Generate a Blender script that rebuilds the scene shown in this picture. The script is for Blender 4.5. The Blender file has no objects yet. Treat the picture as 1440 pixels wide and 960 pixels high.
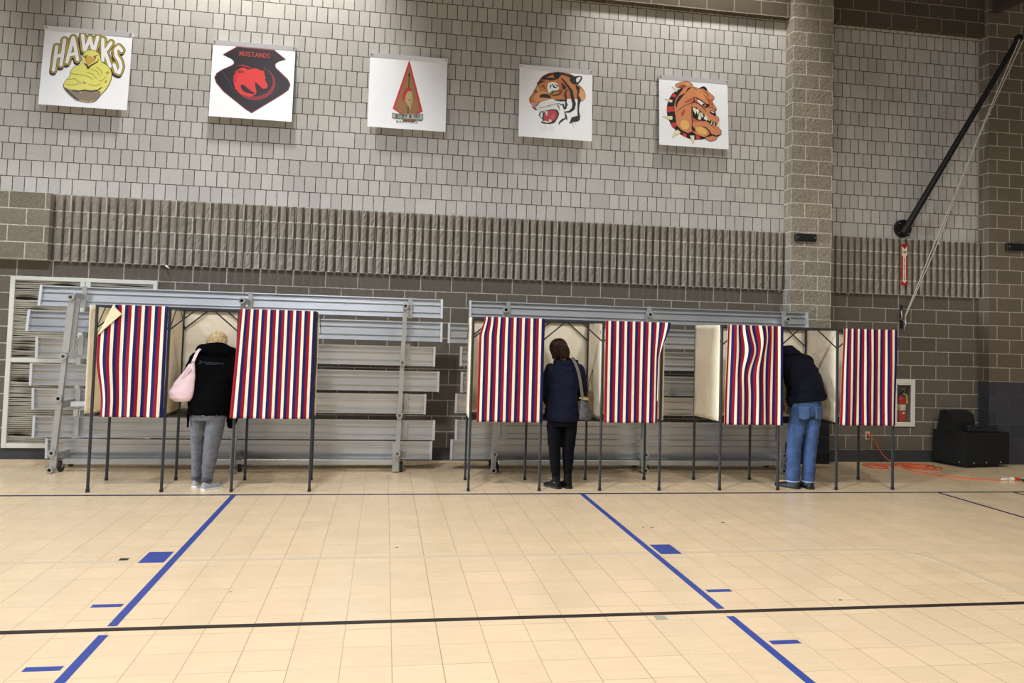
import bpy, math, random
from mathutils import Vector, Matrix, noise
random.seed(7)
C = bpy.context.scene.collection
PI = math.pi

def tag(o, label=None, cat=None, group=None, kind=None):
    if label: o['label'] = label
    if cat: o['category'] = cat
    if group: o['group'] = group
    if kind: o['kind'] = kind
    return o

def thing(name, label, cat, loc=(0, 0, 0), group=None):
    o = bpy.data.objects.new(name, None)
    o.empty_display_size = 0.1
    C.objects.link(o)
    o.location = loc
    return tag(o, label, cat, group)

class MB:
    """Collects geometry in world coordinates, then links it as ONE mesh object."""
    def __init__(s):
        s.v = []; s.f = []; s.m = []; s.s = []
    def add(s, vs, fs, mi=0, smooth=False):
        n = len(s.v)
        s.v += [tuple(v) for v in vs]
        for f in fs:
            s.f.append([i + n for i in f]); s.m.append(mi); s.s.append(smooth)
    def box(s, x0, x1, y0, y1, z0, z1, mi=0):
        vs = [(x, y, z) for z in (z0, z1) for y in (y0, y1) for x in (x0, x1)]
        s.add(vs, [(0, 2, 3, 1), (4, 5, 7, 6), (0, 1, 5, 4), (2, 6, 7, 3), (0, 4, 6, 2), (1, 3, 7, 5)], mi)
    def obox(s, c, size, M=None, mi=0):
        M = M or Matrix.Identity(3); c = Vector(c)
        h = [a / 2 for a in size]
        vs = [c + M @ Vector((x * h[0], y * h[1], z * h[2])) for z in (-1, 1) for y in (-1, 1) for x in (-1, 1)]
        s.add(vs, [(0, 2, 3, 1), (4, 5, 7, 6), (0, 1, 5, 4), (2, 6, 7, 3), (0, 4, 6, 2), (1, 3, 7, 5)], mi)
    def bbox(s, x0, x1, y0, y1, z0, z1, b=0.004, mi=0):
        """box with chamfered edges"""
        vs = []; ids = {}
        for i, (x, sx) in enumerate(((x0, 1), (x1, -1))):
            for j, (y, sy) in enumerate(((y0, 1), (y1, -1))):
                for k, (z, sz) in enumerate(((z0, 1), (z1, -1))):
                    for a in range(3):
                        p = [x + sx * b, y + sy * b, z + sz * b]
                        p[a] = (x, y, z)[a]
                        ids[(i, j, k, a)] = len(vs); vs.append(p)
        I = ids; fs = []
        for a in range(3):
            o = [t for t in range(3) if t != a]
            for e in (0, 1):
                q = []
                for (u, w) in ((0, 0), (1, 0), (1, 1), (0, 1)):
                    key = [0, 0, 0]; key[a] = e; key[o[0]] = u; key[o[1]] = w
                    q.append(I[(*key, a)])
                fs.append(q)
            for u in (0, 1):
                for w in (0, 1):
                    k0 = [0, 0, 0]; k1 = [0, 0, 0]
                    k0[o[0]] = k1[o[0]] = u; k0[o[1]] = k1[o[1]] = w; k0[a] = 0; k1[a] = 1
                    fs.append([I[(*k0, o[0])], I[(*k1, o[0])], I[(*k1, o[1])], I[(*k0, o[1])]])
        for i in (0, 1):
            for j in (0, 1):
                for k in (0, 1):
                    fs.append([I[(i, j, k, 0)], I[(i, j, k, 1)], I[(i, j, k, 2)]])
        s.add(vs, fs, mi)
    def bar(s, p0, p1, w, d, up=(0, 1, 0), mi=0):
        """rectangular bar p0->p1: w across, d along 'up'"""
        p0 = Vector(p0); p1 = Vector(p1); t = (p1 - p0).normalized(); u = Vector(up)
        u = (u - t * u.dot(t)).normalized(); r = t.cross(u)
        vs = [p + r * (a * w / 2) + u * (b * d / 2) for p in (p0, p1) for a, b in ((-1, -1), (1, -1), (1, 1), (-1, 1))]
        s.add(vs, [(3, 2, 1, 0), (4, 5, 6, 7), (0, 1, 5, 4), (1, 2, 6, 5), (2, 3, 7, 6), (3, 0, 4, 7)], mi)
    def tube(s, pts, r, n=8, mi=0, caps=True, smooth=True):
        pts = [Vector(p) for p in pts]
        rs = r if isinstance(r, (list, tuple)) else [r] * len(pts)
        t0 = (pts[1] - pts[0]).normalized()
        ref = Vector((0, 0, 1)) if abs(t0.z) < 0.9 else Vector((1, 0, 0))
        u = (ref - t0 * ref.dot(t0)).normalized()
        vs = []
        for i, p in enumerate(pts):
            a = pts[max(i - 1, 0)]; b = pts[min(i + 1, len(pts) - 1)]
            t = (b - a).normalized()
            u = (u - t * u.dot(t))
            if u.length < 1e-6: u = t.orthogonal()
            u.normalize(); w = t.cross(u)
            for k in range(n):
                an = 2 * PI * k / n
                vs.append(p + (u * math.cos(an) + w * math.sin(an)) * rs[i])
        fs = [(i * n + k, i * n + (k + 1) % n, (i + 1) * n + (k + 1) % n, (i + 1) * n + k) for i in range(len(pts) - 1) for k in range(n)]
        s.add(vs, fs, mi, smooth)
        if caps:
            m = len(pts) - 1
            s.add(vs[:n], [list(range(n))[::-1]], mi); s.add(vs[m * n:], [list(range(n))], mi)
    def cyl(s, p0, p1, r0, r1=None, n=20, mi=0, smooth=True):
        s.tube([p0, p1], [r0, r0 if r1 is None else r1], n, mi, True, smooth)
    def ring(s, c, axis, R, r, depth, n=20, mi=0):
        """short hollow pipe: outer R, inner r, length depth along axis"""
        c = Vector(c); t = Vector(axis).normalized(); u = t.orthogonal().normalized(); w = t.cross(u)
        vs = []
        for (rad, d) in ((R, -.5), (R, .5), (r, .5), (r, -.5)):
            for k in range(n):
                an = 2 * PI * k / n
                vs.append(c + (u * math.cos(an) + w * math.sin(an)) * rad + t * (d * depth))
        fs = []
        for q in range(4):
            for k in range(n):
                a = q * n; b = ((q + 1) % 4) * n
                fs.append((a + k, a + (k + 1) % n, b + (k + 1) % n, b + k))
        s.add(vs, fs, mi)
    def lathe(s, c, prof, n=24, axis=(0, 0, 1), mi=0, smooth=True):
        c = Vector(c); t = Vector(axis).normalized(); u = t.orthogonal().normalized(); w = t.cross(u)
        vs = [c + t * h + (u * math.cos(2 * PI * k / n) + w * math.sin(2 * PI * k / n)) * max(r, 1e-4) for r, h in prof for k in range(n)]
        fs = [(i * n + k, i * n + (k + 1) % n, (i + 1) * n + (k + 1) % n, (i + 1) * n + k) for i in range(len(prof) - 1) for k in range(n)]
        s.add(vs, fs, mi, smooth)
        s.add(vs[:n], [list(range(n))[::-1]], mi); s.add(vs[-n:], [list(range(n))], mi)
    def prism(s, poly, z0, z1, mi=0):
        n = len(poly)
        vs = [(x, y, z0) for x, y in poly] + [(x, y, z1) for x, y in poly]
        s.add(vs, [list(range(n))[::-1], list(range(n, 2 * n))] + [(i, (i + 1) % n, n + (i + 1) % n, n + i) for i in range(n)], mi)
    def build(s, name, mats, parent=None, label=None):
        me = bpy.data.meshes.new(name)
        off = parent_world(parent)
        me.from_pydata([(v[0] - off[0], v[1] - off[1], v[2] - off[2]) for v in s.v], [], s.f)
        if not isinstance(mats, (list, tuple)): mats = [mats]
        for m in mats: me.materials.append(m)
        me.polygons.foreach_set('material_index', s.m)
        me.polygons.foreach_set('use_smooth', s.s)
        me.update()
        o = bpy.data.objects.new(name, me)
        C.objects.link(o)
        if parent: o.parent = parent
        if label: o['label'] = label
        return o

def parent_world(p):
    off = Vector((0, 0, 0))
    while p is not None:
        off += p.location; p = p.parent
    return off

def struct(name, mb, m, parent=None, label=None):
    o = mb.build(name, m, parent)
    if parent is None: o['kind'] = 'structure'
    if label: o['label'] = label
    return o

# ------------------------------------------------------------------ materials
def S(v): return ((v / 255 + 0.055) / 1.055) ** 2.4 if v / 255 > 0.04045 else v / 255 / 12.92
def col(r, g, b): return (S(r), S(g), S(b), 1)

def mat(name, c, rough=0.6, metal=0.0, spec=0.5, bump=0, bscale=200, var=0, vscale=6, sheen=0):
    m = bpy.data.materials.new(name); m.use_nodes = True
    nt = m.node_tree; b = nt.nodes['Principled BSDF']
    b.inputs['Base Color'].default_value = c
    b.inputs['Roughness'].default_value = rough
    b.inputs['Metallic'].default_value = metal
    b.inputs['Specular IOR Level'].default_value = spec
    if sheen: b.inputs['Sheen Weight'].default_value = sheen
    tc = nt.nodes.new('ShaderNodeTexCoord')
    if bump:
        n = nt.nodes.new('ShaderNodeTexNoise'); n.inputs['Scale'].default_value = bscale; n.inputs['Detail'].default_value = 3
        nt.links.new(tc.outputs['Object'], n.inputs['Vector'])
        bp = nt.nodes.new('ShaderNodeBump'); bp.inputs['Strength'].default_value = bump; bp.inputs['Distance'].default_value = 0.01
        nt.links.new(n.outputs['Fac'], bp.inputs['Height']); nt.links.new(bp.outputs['Normal'], b.inputs['Normal'])
    if var:
        n = nt.nodes.new('ShaderNodeTexNoise'); n.inputs['Scale'].default_value = vscale; n.inputs['Detail'].default_value = 4
        nt.links.new(tc.outputs['Object'], n.inputs['Vector'])
        mp = nt.nodes.new('ShaderNodeMapRange'); mp.inputs[1].default_value = 0.3; mp.inputs[2].default_value = 0.7
        mp.inputs[3].default_value = 1 - var; mp.inputs[4].default_value = 1 + var
        nt.links.new(n.outputs['Fac'], mp.inputs[0])
        h = nt.nodes.new('ShaderNodeHueSaturation'); h.inputs['Color'].default_value = c
        nt.links.new(mp.outputs[0], h.inputs['Value']); nt.links.new(h.outputs['Color'], b.inputs['Base Color'])
    return m

class NT:
    def __init__(s, m): s.t = m.node_tree; s.n = s.t.nodes; s.l = s.t.links
    def put(s, v, sock):
        if isinstance(v, (int, float)): sock.default_value = v
        else: s.l.new(v, sock)
    def math(s, op, a, b=None, c=None):
        n = s.n.new('ShaderNodeMath'); n.operation = op
        s.put(a, n.inputs[0])
        if b is not None: s.put(b, n.inputs[1])
        if c is not None: s.put(c, n.inputs[2])
        return n.outputs[0]
    def mix(s, f, a, b):
        n = s.n.new('ShaderNodeMix'); n.data_type = 'RGBA'
        s.put(f, n.inputs[0])
        for v, k in ((a, 6), (b, 7)):
            if isinstance(v, tuple): n.inputs[k].default_value = v
            else: s.l.new(v, n.inputs[k])
        return n.outputs[2]
    def ramp(s, v, a, b, lo=0.0, hi=1.0, smooth=False):
        n = s.n.new('ShaderNodeMapRange')
        if smooth: n.interpolation_type = 'SMOOTHSTEP'
        s.put(v, n.inputs[0]); n.inputs[1].default_value = a; n.inputs[2].default_value = b
        n.inputs[3].default_value = lo; n.inputs[4].default_value = hi
        return n.outputs[0]
    def noise(s, vec, scale, detail=3, rough=0.5):
        n = s.n.new('ShaderNodeTexNoise'); n.inputs['Scale'].default_value = scale
        n.inputs['Detail'].default_value = detail; n.inputs['Roughness'].default_value = rough
        s.l.new(vec, n.inputs['Vector']); return n.outputs['Fac']
    def white(s, a, b=0.0):
        cb = s.n.new('ShaderNodeCombineXYZ'); s.put(a, cb.inputs[0]); s.put(b, cb.inputs[1])
        w = s.n.new('ShaderNodeTexWhiteNoise'); w.noise_dimensions = '2D'; s.l.new(cb.outputs[0], w.inputs['Vector'])
        return w.outputs['Value']

def block_mat(name, c, mortar_or_shade, bw, bh, u0, z0, gap=0.010, shift=0.5, var=0.10, grain=0.18, gscale=60, bump=0.5,
              merge=0.0, deep=0.6, rough=0.9, bdist=0.02, zlow=None, clow=None, mlow=None, coarse=0.0):
    """masonry in running bond; u runs along X on faces seen from the front and along Y on the returns"""
    m = bpy.data.materials.new(name); m.use_nodes = True
    g = NT(m); bs = g.n['Principled BSDF']; bs.inputs['Roughness'].default_value = rough; bs.inputs['Specular IOR Level'].default_value = 0.25
    tc = g.n.new('ShaderNodeTexCoord'); ob = tc.outputs['Object']
    sp = g.n.new('ShaderNodeSeparateXYZ'); g.l.new(ob, sp.inputs[0])
    ge = g.n.new('ShaderNodeNewGeometry'); sn = g.n.new('ShaderNodeSeparateXYZ'); g.l.new(ge.outputs['True Normal'], sn.inputs[0])
    side = g.math('GREATER_THAN', g.math('ABSOLUTE', sn.outputs[0]), 0.8)
    u = g.math('ADD', g.math('MULTIPLY', sp.outputs[0], g.math('SUBTRACT', 1.0, side)), g.math('MULTIPLY', sp.outputs[1], side))
    vz = g.math('DIVIDE', g.math('SUBTRACT', sp.outputs[2], z0), bh)
    row = g.math('FLOOR', vz); fv = g.math('FRACT', vz)
    par = g.math('FLOORED_MODULO', row, 2.0)
    uu = g.math('ADD', g.math('DIVIDE', g.math('SUBTRACT', u, u0), bw), g.math('MULTIPLY', par, shift))
    ci = g.math('FLOOR', uu); fu = g.math('FRACT', uu)
    dv = g.math('MULTIPLY', g.math('MINIMUM', fv, g.math('SUBTRACT', 1.0, fv)), bh)
    dl = g.math('MULTIPLY', fu, bw); dr = g.math('MULTIPLY', g.math('SUBTRACT', 1.0, fu), bw)
    if merge:
        ml = g.math('LESS_THAN', g.white(ci, row), merge)
        mr = g.math('LESS_THAN', g.white(g.math('ADD', ci, 1.0), row), merge)
        dl = g.math('ADD', dl, ml); dr = g.math('ADD', dr, mr)
        cid = g.math('SUBTRACT', ci, ml)
    else: cid = ci
    wob = g.math('MULTIPLY', g.math('SUBTRACT', g.noise(ob, 25, 2), 0.5), gap * 0.7)
    d = g.math('ADD', g.math('MINIMUM', dv, g.math('MINIMUM', dl, dr)), wob)
    fac = g.ramp(d, gap * 0.35, gap * 0.65)            # 0 = joint, 1 = block face
    rnd = g.white(g.math('ADD', cid, 17.3), g.math('ADD', row, 5.1))
    val = g.math('MULTIPLY', g.ramp(rnd, 0, 1, 1 - var, 1 + var), g.ramp(g.noise(ob, gscale, 4, 0.65), 0.25, 0.75, 1 - grain, 1 + grain))
    val = g.math('MULTIPLY', val, g.ramp(g.noise(ob, 1.3, 3), 0.3, 0.7, 0.94, 1.06))
    hs = g.n.new('ShaderNodeHueSaturation'); hs.inputs['Color'].default_value = c; g.l.new(val, hs.inputs['Value'])
    bc, mc = hs.outputs['Color'], mortar_or_shade
    if zlow is not None:
        h2 = g.n.new('ShaderNodeHueSaturation'); h2.inputs['Color'].default_value = clow; g.l.new(val, h2.inputs['Value'])
        low = g.math('LESS_THAN', sp.outputs[2], zlow)
        bc = g.mix(low, bc, h2.outputs['Color']); mc = g.mix(low, mortar_or_shade, mlow)
    g.l.new(g.mix(fac, mc, bc), bs.inputs['Base Color'])
    hgt = g.math('ADD', g.math('MULTIPLY', fac, deep), g.math('MULTIPLY', g.noise(ob, gscale, 4, 0.6), bump * 0.5))
    if coarse: hgt = g.math('ADD', hgt, g.math('MULTIPLY', g.noise(ob, 22, 4, 0.6), coarse))
    bp = g.n.new('ShaderNodeBump'); bp.inputs['Strength'].default_value = 1.0; bp.inputs['Distance'].default_value = bdist
    g.l.new(hgt, bp.inputs['Height']); g.l.new(bp.outputs['Normal'], bs.inputs['Normal'])
    return m

def cloth_mat(name, c, trans=0.25, bump=0.25, bscale=9, rough=0.85):
    m = bpy.data.materials.new(name); m.use_nodes = True
    g = NT(m); bs = g.n['Principled BSDF']; bs.inputs['Roughness'].default_value = rough; bs.inputs['Specular IOR Level'].default_value = 0.2
    bs.inputs['Base Color'].default_value = c
    tc = g.n.new('ShaderNodeTexCoord'); ob = tc.outputs['Object']
    bp = g.n.new('ShaderNodeBump'); bp.inputs['Strength'].default_value = bump; bp.inputs['Distance'].default_value = 0.06
    g.l.new(g.noise(ob, bscale, 3), bp.inputs['Height']); g.l.new(bp.outputs['Normal'], bs.inputs['Normal'])
    if trans:
        tr = g.n.new('ShaderNodeBsdfTranslucent'); tr.inputs['Color'].default_value = c
        mx = g.n.new('ShaderNodeMixShader'); mx.inputs[0].default_value = trans
        out = g.n['Material Output']
        g.l.new(bs.outputs[0], mx.inputs[1]); g.l.new(tr.outputs[0], mx.inputs[2]); g.l.new(mx.outputs[0], out.inputs['Surface'])
    return m

def stripe_mat():
    """red, cream and navy stripes printed along the cloth's own width (UV x in metres)"""
    m = bpy.data.materials.new('striped_cloth'); m.use_nodes = True
    g = NT(m); bs = g.n['Principled BSDF']; bs.inputs['Roughness'].default_value = 0.8; bs.inputs['Specular IOR Level'].default_value = 0.2
    uv = g.n.new('ShaderNodeUVMap'); sp = g.n.new('ShaderNodeSeparateXYZ'); g.l.new(uv.outputs[0], sp.inputs[0])
    t = g.math('FRACT', g.math('DIVIDE', sp.outputs[0], 0.0885))
    red, cream, navy = col(146, 20, 40), col(248, 234, 210), col(26, 31, 88)
    c1 = g.mix(g.ramp(t, 0.333, 0.345), red, cream)
    c2 = g.mix(g.ramp(t, 0.645, 0.657), c1, navy)
    cr = g.math('LESS_THAN', g.math('ABSOLUTE', g.math('SUBTRACT', g.math('FRACT', g.math('DIVIDE', sp.outputs[1], 0.29)), 0.5)), 0.006)
    tc = g.n.new('ShaderNodeTexCoord')
    bp = g.n.new('ShaderNodeBump'); bp.inputs['Strength'].default_value = 0.35; bp.inputs['Distance'].default_value = 0.02
    g.l.new(g.math('ADD', g.noise(tc.outputs['Object'], 14, 3), g.math('MULTIPLY', cr, 0.35)), bp.inputs['Height'])
    g.l.new(bp.outputs['Normal'], bs.inputs['Normal']); g.l.new(c2, bs.inputs['Base Color'])
    tr = g.n.new('ShaderNodeBsdfTranslucent'); g.l.new(c2, tr.inputs['Color'])
    mx = g.n.new('ShaderNodeMixShader'); mx.inputs[0].default_value = 0.12
    g.l.new(bs.outputs[0], mx.inputs[1]); g.l.new(tr.outputs[0], mx.inputs[2]); g.l.new(mx.outputs[0], g.n['Material Output'].inputs['Surface'])
    return m

def floor_mat():
    m = bpy.data.materials.new('floor_tiles'); m.use_nodes = True
    g = NT(m); bs = g.n['Principled BSDF']
    tc = g.n.new('ShaderNodeTexCoord'); ob = tc.outputs['Object']
    sp = g.n.new('ShaderNodeSeparateXYZ'); g.l.new(ob, sp.inputs[0])
    T = 0.2523
    ux = g.math('DIVIDE', g.math('SUBTRACT', sp.outputs[0], 0.092), T); uy = g.math('DIVIDE', g.math('SUBTRACT', sp.outputs[1], 3.75), T)
    cx, cy = g.math('FLOOR', ux), g.math('FLOOR', uy); fx, fy = g.math('FRACT', ux), g.math('FRACT', uy)
    ex = g.math('MULTIPLY', g.math('MINIMUM', fx, g.math('SUBTRACT', 1.0, fx)), T)
    ey = g.math('MULTIPLY', g.math('MINIMUM', fy, g.math('SUBTRACT', 1.0, fy)), T)
    jx = g.math('SUBTRACT', 1.0, g.ramp(ex, 0.0008, 0.0035)); jy = g.math('MULTIPLY', g.math('SUBTRACT', 1.0, g.ramp(ey, 0.0008, 0.003)), g.ramp(g.white(cx, cy), 0.2, 1, 0.1, 0.9))
    j = g.math('MAXIMUM', g.math('MULTIPLY', jx, g.ramp(g.white(cx), 0, 1, 0.35, 0.9)), jy)
    mp = g.n.new('ShaderNodeMapping'); mp.inputs['Scale'].default_value = (1, 6, 1); g.l.new(ob, mp.inputs['Vector'])
    val = g.math('MULTIPLY', g.ramp(g.white(cx, cy), 0, 1, 0.965, 1.03), g.ramp(g.noise(mp.outputs[0], 5, 4), 0.3, 0.7, 0.965, 1.035))
    hs = g.n.new('ShaderNodeHueSaturation'); hs.inputs['Color'].default_value = FLOORC; g.l.new(val, hs.inputs['Value'])
    g.l.new(g.mix(j, hs.outputs['Color'], col(150, 122, 88)), bs.inputs['Base Color'])
    g.l.new(g.ramp(g.noise(ob, 3, 3), 0.3, 0.7, 0.2, 0.32), bs.inputs['Roughness'])
    bs.inputs['Specular IOR Level'].default_value = 0.5
    bp = g.n.new('ShaderNodeBump'); bp.inputs['Strength'].default_value = 0.3; bp.inputs['Distance'].default_value = 0.002
    g.l.new(g.math('SUBTRACT', g.noise(ob, 7, 2), j), bp.inputs['Height']); g.l.new(bp.outputs['Normal'], bs.inputs['Normal'])
    return m
# ------------------------------------------------------------------ the hall
YW = 10.304            # plane of the far wall
Z0, H = 0.172, 0.2032  # top of the bottom course, course height
FLOORC = col(232, 206, 168)
M_floor = floor_mat()
M_low = block_mat('grey_block', col(103, 96, 86), col(176, 170, 160), .4064, H, -4.239 + .4064 / 2, Z0, gap=.012, grain=.22, gscale=90, bump=.5, deep=.25, bdist=.006)
M_up = block_mat('scored_block', col(187, 185, 181), col(94, 88, 81), .4064 / 3, H, -4.239 + .03, Z0, gap=.008, var=.09, grain=.06, gscale=30, bump=.25, merge=.05, deep=.8, bdist=.012)  # dark joints: shade of the raked recesses put into the joint colour
M_rib = block_mat('split_rib_block', col(140, 133, 122), col(196, 190, 180), .4064, H, -4.239 - .02, Z0, gap=.013, grain=.3, gscale=70, bump=.9, deep=.1, bdist=.012, coarse=.6)
M_pil = block_mat('split_face_block', col(148, 140, 127), col(205, 200, 190), .4064, H, 5.543 + .2, Z0, gap=.013, grain=.3, gscale=45, bump=1.0, deep=.1, bdist=.02, coarse=1.0,
                  zlow=Z0 + 5 * H, clow=col(52, 54, 60), mlow=col(70, 72, 76))
M_pier = block_mat('pier_block', col(108, 99, 86), col(172, 166, 156), .4064, H, 8.65 + .13, Z0, gap=.012, grain=.2, gscale=70, bump=.5, deep=.2, bdist=.008,
                   zlow=Z0 + 5 * H, clow=col(66, 67, 73), mlow=col(74, 77, 82))
M_beam = block_mat('lintel_block', col(84, 76, 64), col(138, 130, 118), .4064, H, 5.5, Z0 + .03, gap=.012, grain=.25, gscale=70, bump=.6, deep=.2, bdist=.008)
M_base = mat('base_paint', col(58, 60, 64), .6, var=.06)
M_blue = mat('blue_line_paint', col(48, 72, 150), .35, var=.05, vscale=14)
M_navyline = mat('navy_line_paint', col(38, 38, 78), .35)
M_blackline = mat('black_line_paint', col(40, 34, 32), .4, var=.1)
M_paleline = mat('worn_grey_line', col(216, 196, 164), .3)

f = MB(); f.add([(-14, -9, 0), (16, -9, 0), (16, YW + .3, 0), (-14, YW + .3, 0)], [(0, 1, 2, 3)])
floor = struct('floor', f, M_floor)
def line(x0, x1, y0, y1, m, label, z=.0012):
    b = MB(); b.box(x0, x1, y0, y1, 0, z); b.build('court_line', m, floor, label)
line(-12, 14, 8.135, 8.185, M_navyline, 'thin navy line in front of the booths')
line(-12, 14, 4.585, 4.635, M_blackline, 'black line across the whole floor')
for s, xa, lab in ((-1, -1.425, 'left'), (1, 2.12, 'right')):
    line(xa - .025, xa + .025, 4.66, 8.135, M_blue, 'blue %s lane line beyond the black line' % lab)
    line(xa - .025, xa + .025, 1.2, 4.53, M_blue, 'blue %s lane line in front of the black line' % lab)
    a, b_ = (-1.645, -1.475) if s < 0 else (2.17, 2.34)
    line(a, b_, 5.865, 6.135, M_blue, 'solid blue square beside the %s lane line' % lab)
    line(a, b_, 4.97, 5.02, M_blue, 'short blue dash beside the %s lane line' % lab)
    line(a, b_, 4.095, 4.145, M_blue, 'nearest short blue dash beside the %s lane line' % lab)
line(6.30, 6.34, 3.5, 8.135, M_navyline, 'thin navy line running towards the right edge')
line(7.275, 7.315, 5, 8.135, M_navyline, 'second thin navy line at the right edge')
line(-1.795, -1.735, 5.93, 5.985, M_blackline, 'small dark tape piece')
b = MB()
for (x0, x1) in ((-12, 4.0),): b.box(x0, x1, 5.87, 5.93, 0, .0008)
b.box(4.3, 4.36, -2, 5.57, 0, .0008)
pts = [(4.0 + .33 * math.sin(t * PI / 16), 5.57 + .33 * math.cos(t * PI / 16)) for t in range(9)]
for (xa, ya), (xb, yb) in zip(pts, pts[1:]): b.bar((xa, ya, .0004), (xb, yb, .0004), .06, .0008, (0, 0, 1))
b.build('court_line', M_paleline, floor, 'faint worn grey line with a rounded corner')
b = MB()
for x, y, w in ((.147, 6.165, .02), (3.12, 6.844, .03), (2.387, 6.69, .025), (2.31, 6.70, .02), (2.99, 4.76, .02), (-.9, 5.2, .012)):
    b.prism([(x + w * math.cos(a) * .6, y + w * .45 * math.sin(a)) for a in [k * PI / 4 for k in range(8)]], 0, .0006)
b.build('scuff', M_blackline, floor)
b = MB(); b.box(1.65, 1.72, 4.51, 4.575, 0, .001); b.build('tape_piece', mat('grey_tape', col(170, 162, 146), .5), floor)

# far wall with the opening for the extinguisher cabinet
OX0, OX1, OZ0, OZ1 = 7.30, 7.59, .53, 1.155
w = MB()
ztop = Z0 + 15 * H
def quad(x0, x1, z0, z1, mi):
    w.add([(x0, YW, z0), (x1, YW, z0), (x1, YW, z1), (x0, YW, z1)], [(0, 1, 2, 3)], mi)
quad(-9, OX0, 0, ztop, 0); quad(OX1, 12.5, 0, ztop, 0); quad(OX0, OX1, 0, OZ0, 0); quad(OX0, OX1, OZ1, ztop, 0)
quad(-9, 12.5, ztop, 9.0, 1)
w.add([(-9, YW + .3, 0), (12.5, YW + .3, 0), (12.5, YW + .3, 9), (-9, YW + .3, 9)], [(3, 2, 1, 0)], 0)
struct('wall_back', w, [M_low, M_up], label='far block wall, grey below and pale scored blocks above')

def ribs(name, x0, x1, label):
    r = MB(); n = int(round((x1 - x0) / .1016)); zb = Z0 + 11 * H
    for i in range(n):
        xa = x0 + i * .1016 + .008; wd = .066
        nz = 17
        vs = []
        for k in range(nz):
            z = zb + (ztop - zb) * k / (nz - 1)
            jr = [random.uniform(-.006, .006) for _ in range(4)]
            vs += [(xa - .006, YW, z), (xa, YW - .052 + jr[0] * .5, z), (xa + wd * .35, YW - .064 + jr[1], z),
                   (xa + wd * .7, YW - .064 + jr[2], z), (xa + wd, YW - .052 + jr[3] * .5, z), (xa + wd + .006, YW, z)]
        fs = [(k * 6 + j, k * 6 + j + 1, k * 6 + j + 7, k * 6 + j + 6) for k in range(nz - 1) for j in range(5)]
        fs += [tuple(range(6))[::-1], tuple(range((nz - 1) * 6, nz * 6))]
        r.add(vs, fs)
    return struct(name, r, M_rib, label=label)
ribs('trim_1', -4.02, 5.50, 'band of ribbed split blocks along the main wall')
ribs('trim_2', 6.22, 8.64, 'band of ribbed split blocks right of the pilaster')

def rough_box(name, m, x0, x1, y0, y1, z0, z1, step=.1, amp=.006, label=None):
    """masonry pier whose front and left faces are slightly uneven"""
    r = MB(); nx = max(1, int((x1 - x0) / step)); ny = max(1, int((y1 - y0) / step)); nz = max(1, int((z1 - z0) / step))
    def J(x, y, z): return noise.noise(Vector((x * 9, y * 9, z * 9))) * amp
    def grid(fn, a, b_):
        vs = [fn(i / a, k / b_) for k in range(b_ + 1) for i in range(a + 1)]
        r.add(vs, [(k * (a + 1) + i, k * (a + 1) + i + 1, (k + 1) * (a + 1) + i + 1, (k + 1) * (a + 1) + i) for k in range(b_) for i in range(a)])
    def fr(u, v):
        x, z = x0 + u * (x1 - x0), z0 + v * (z1 - z0); e = 0 if u in (0, 1) else 1
        return (x, y0 + e * J(x, y0, z), z)
    grid(fr, nx, nz)
    grid(lambda u, v: (x0, y1 - u * (y1 - y0), z0 + v * (z1 - z0)), ny, nz)
    grid(lambda u, v: (x1, y0 + u * (y1 - y0), z0 + v * (z1 - z0)), ny, nz)
    r.add([(x0, y0, z0), (x1, y0, z0), (x1, y1, z0), (x0, y1, z0)], [(3, 2, 1, 0)])
    r.add([(x0, y0, z1), (x1, y0, z1), (x1, y1, z1), (x0, y1, z1)], [(0, 1, 2, 3)])
    return struct(name, r, m, label=label)
rough_box('wall_pilaster', M_pil, 5.54, 6.155, 10.10, YW, 0, 9, label='split-face block pilaster between the two bays')
rough_box('wall_pier', M_pier, 8.65, 12.5, 10.10, YW, 0, 9, amp=.003, label='block pier at the right edge, dark painted base')
rough_box('wall_lintel', M_beam, -9, 5.54, 10.19, YW, 6.29, 9, step=.2, label='darker block beam above the banners')
rough_box('wall_lintel', M_beam, 6.155, 8.65, 10.19, YW, 6.31, 9, step=.2, label='dark block beam over the right bay')
M_ledge = block_mat('ledge_block', col(126, 118, 104), col(196, 190, 178), .4064, H, -4.239 + .13, Z0, gap=.012, grain=.28, gscale=55, bump=.9, deep=.1, bdist=.014, coarse=.8)
rough_box('wall_ledge', M_ledge, -9, -4.055, 10.17, YW, Z0 + 11 * H, ztop, label='projecting split-block ledge at the left edge')
b = MB(); b.box(-9, 5.54, YW - .007, YW, 0, Z0); b.box(6.155, 8.65, YW - .007, YW, 0, Z0)
struct('baseboard_back', b, M_base, label='dark painted bottom course of the far wall')
# ------------------------------------------------------------------ voting booths
M_post = mat('booth_steel', col(47, 49, 53), .5, spec=.3)
M_rubber = mat('black_rubber', col(18, 18, 19), .7)
M_shelf = mat('dark_shelf', col(36, 36, 38), .5)
M_canvas = cloth_mat('cream_canvas', col(250, 240, 218), .3, .35, 7)
M_lining = cloth_mat('curtain_back', col(236, 216, 176), .1, .2, 10)
M_stripe = stripe_mat()

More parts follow.
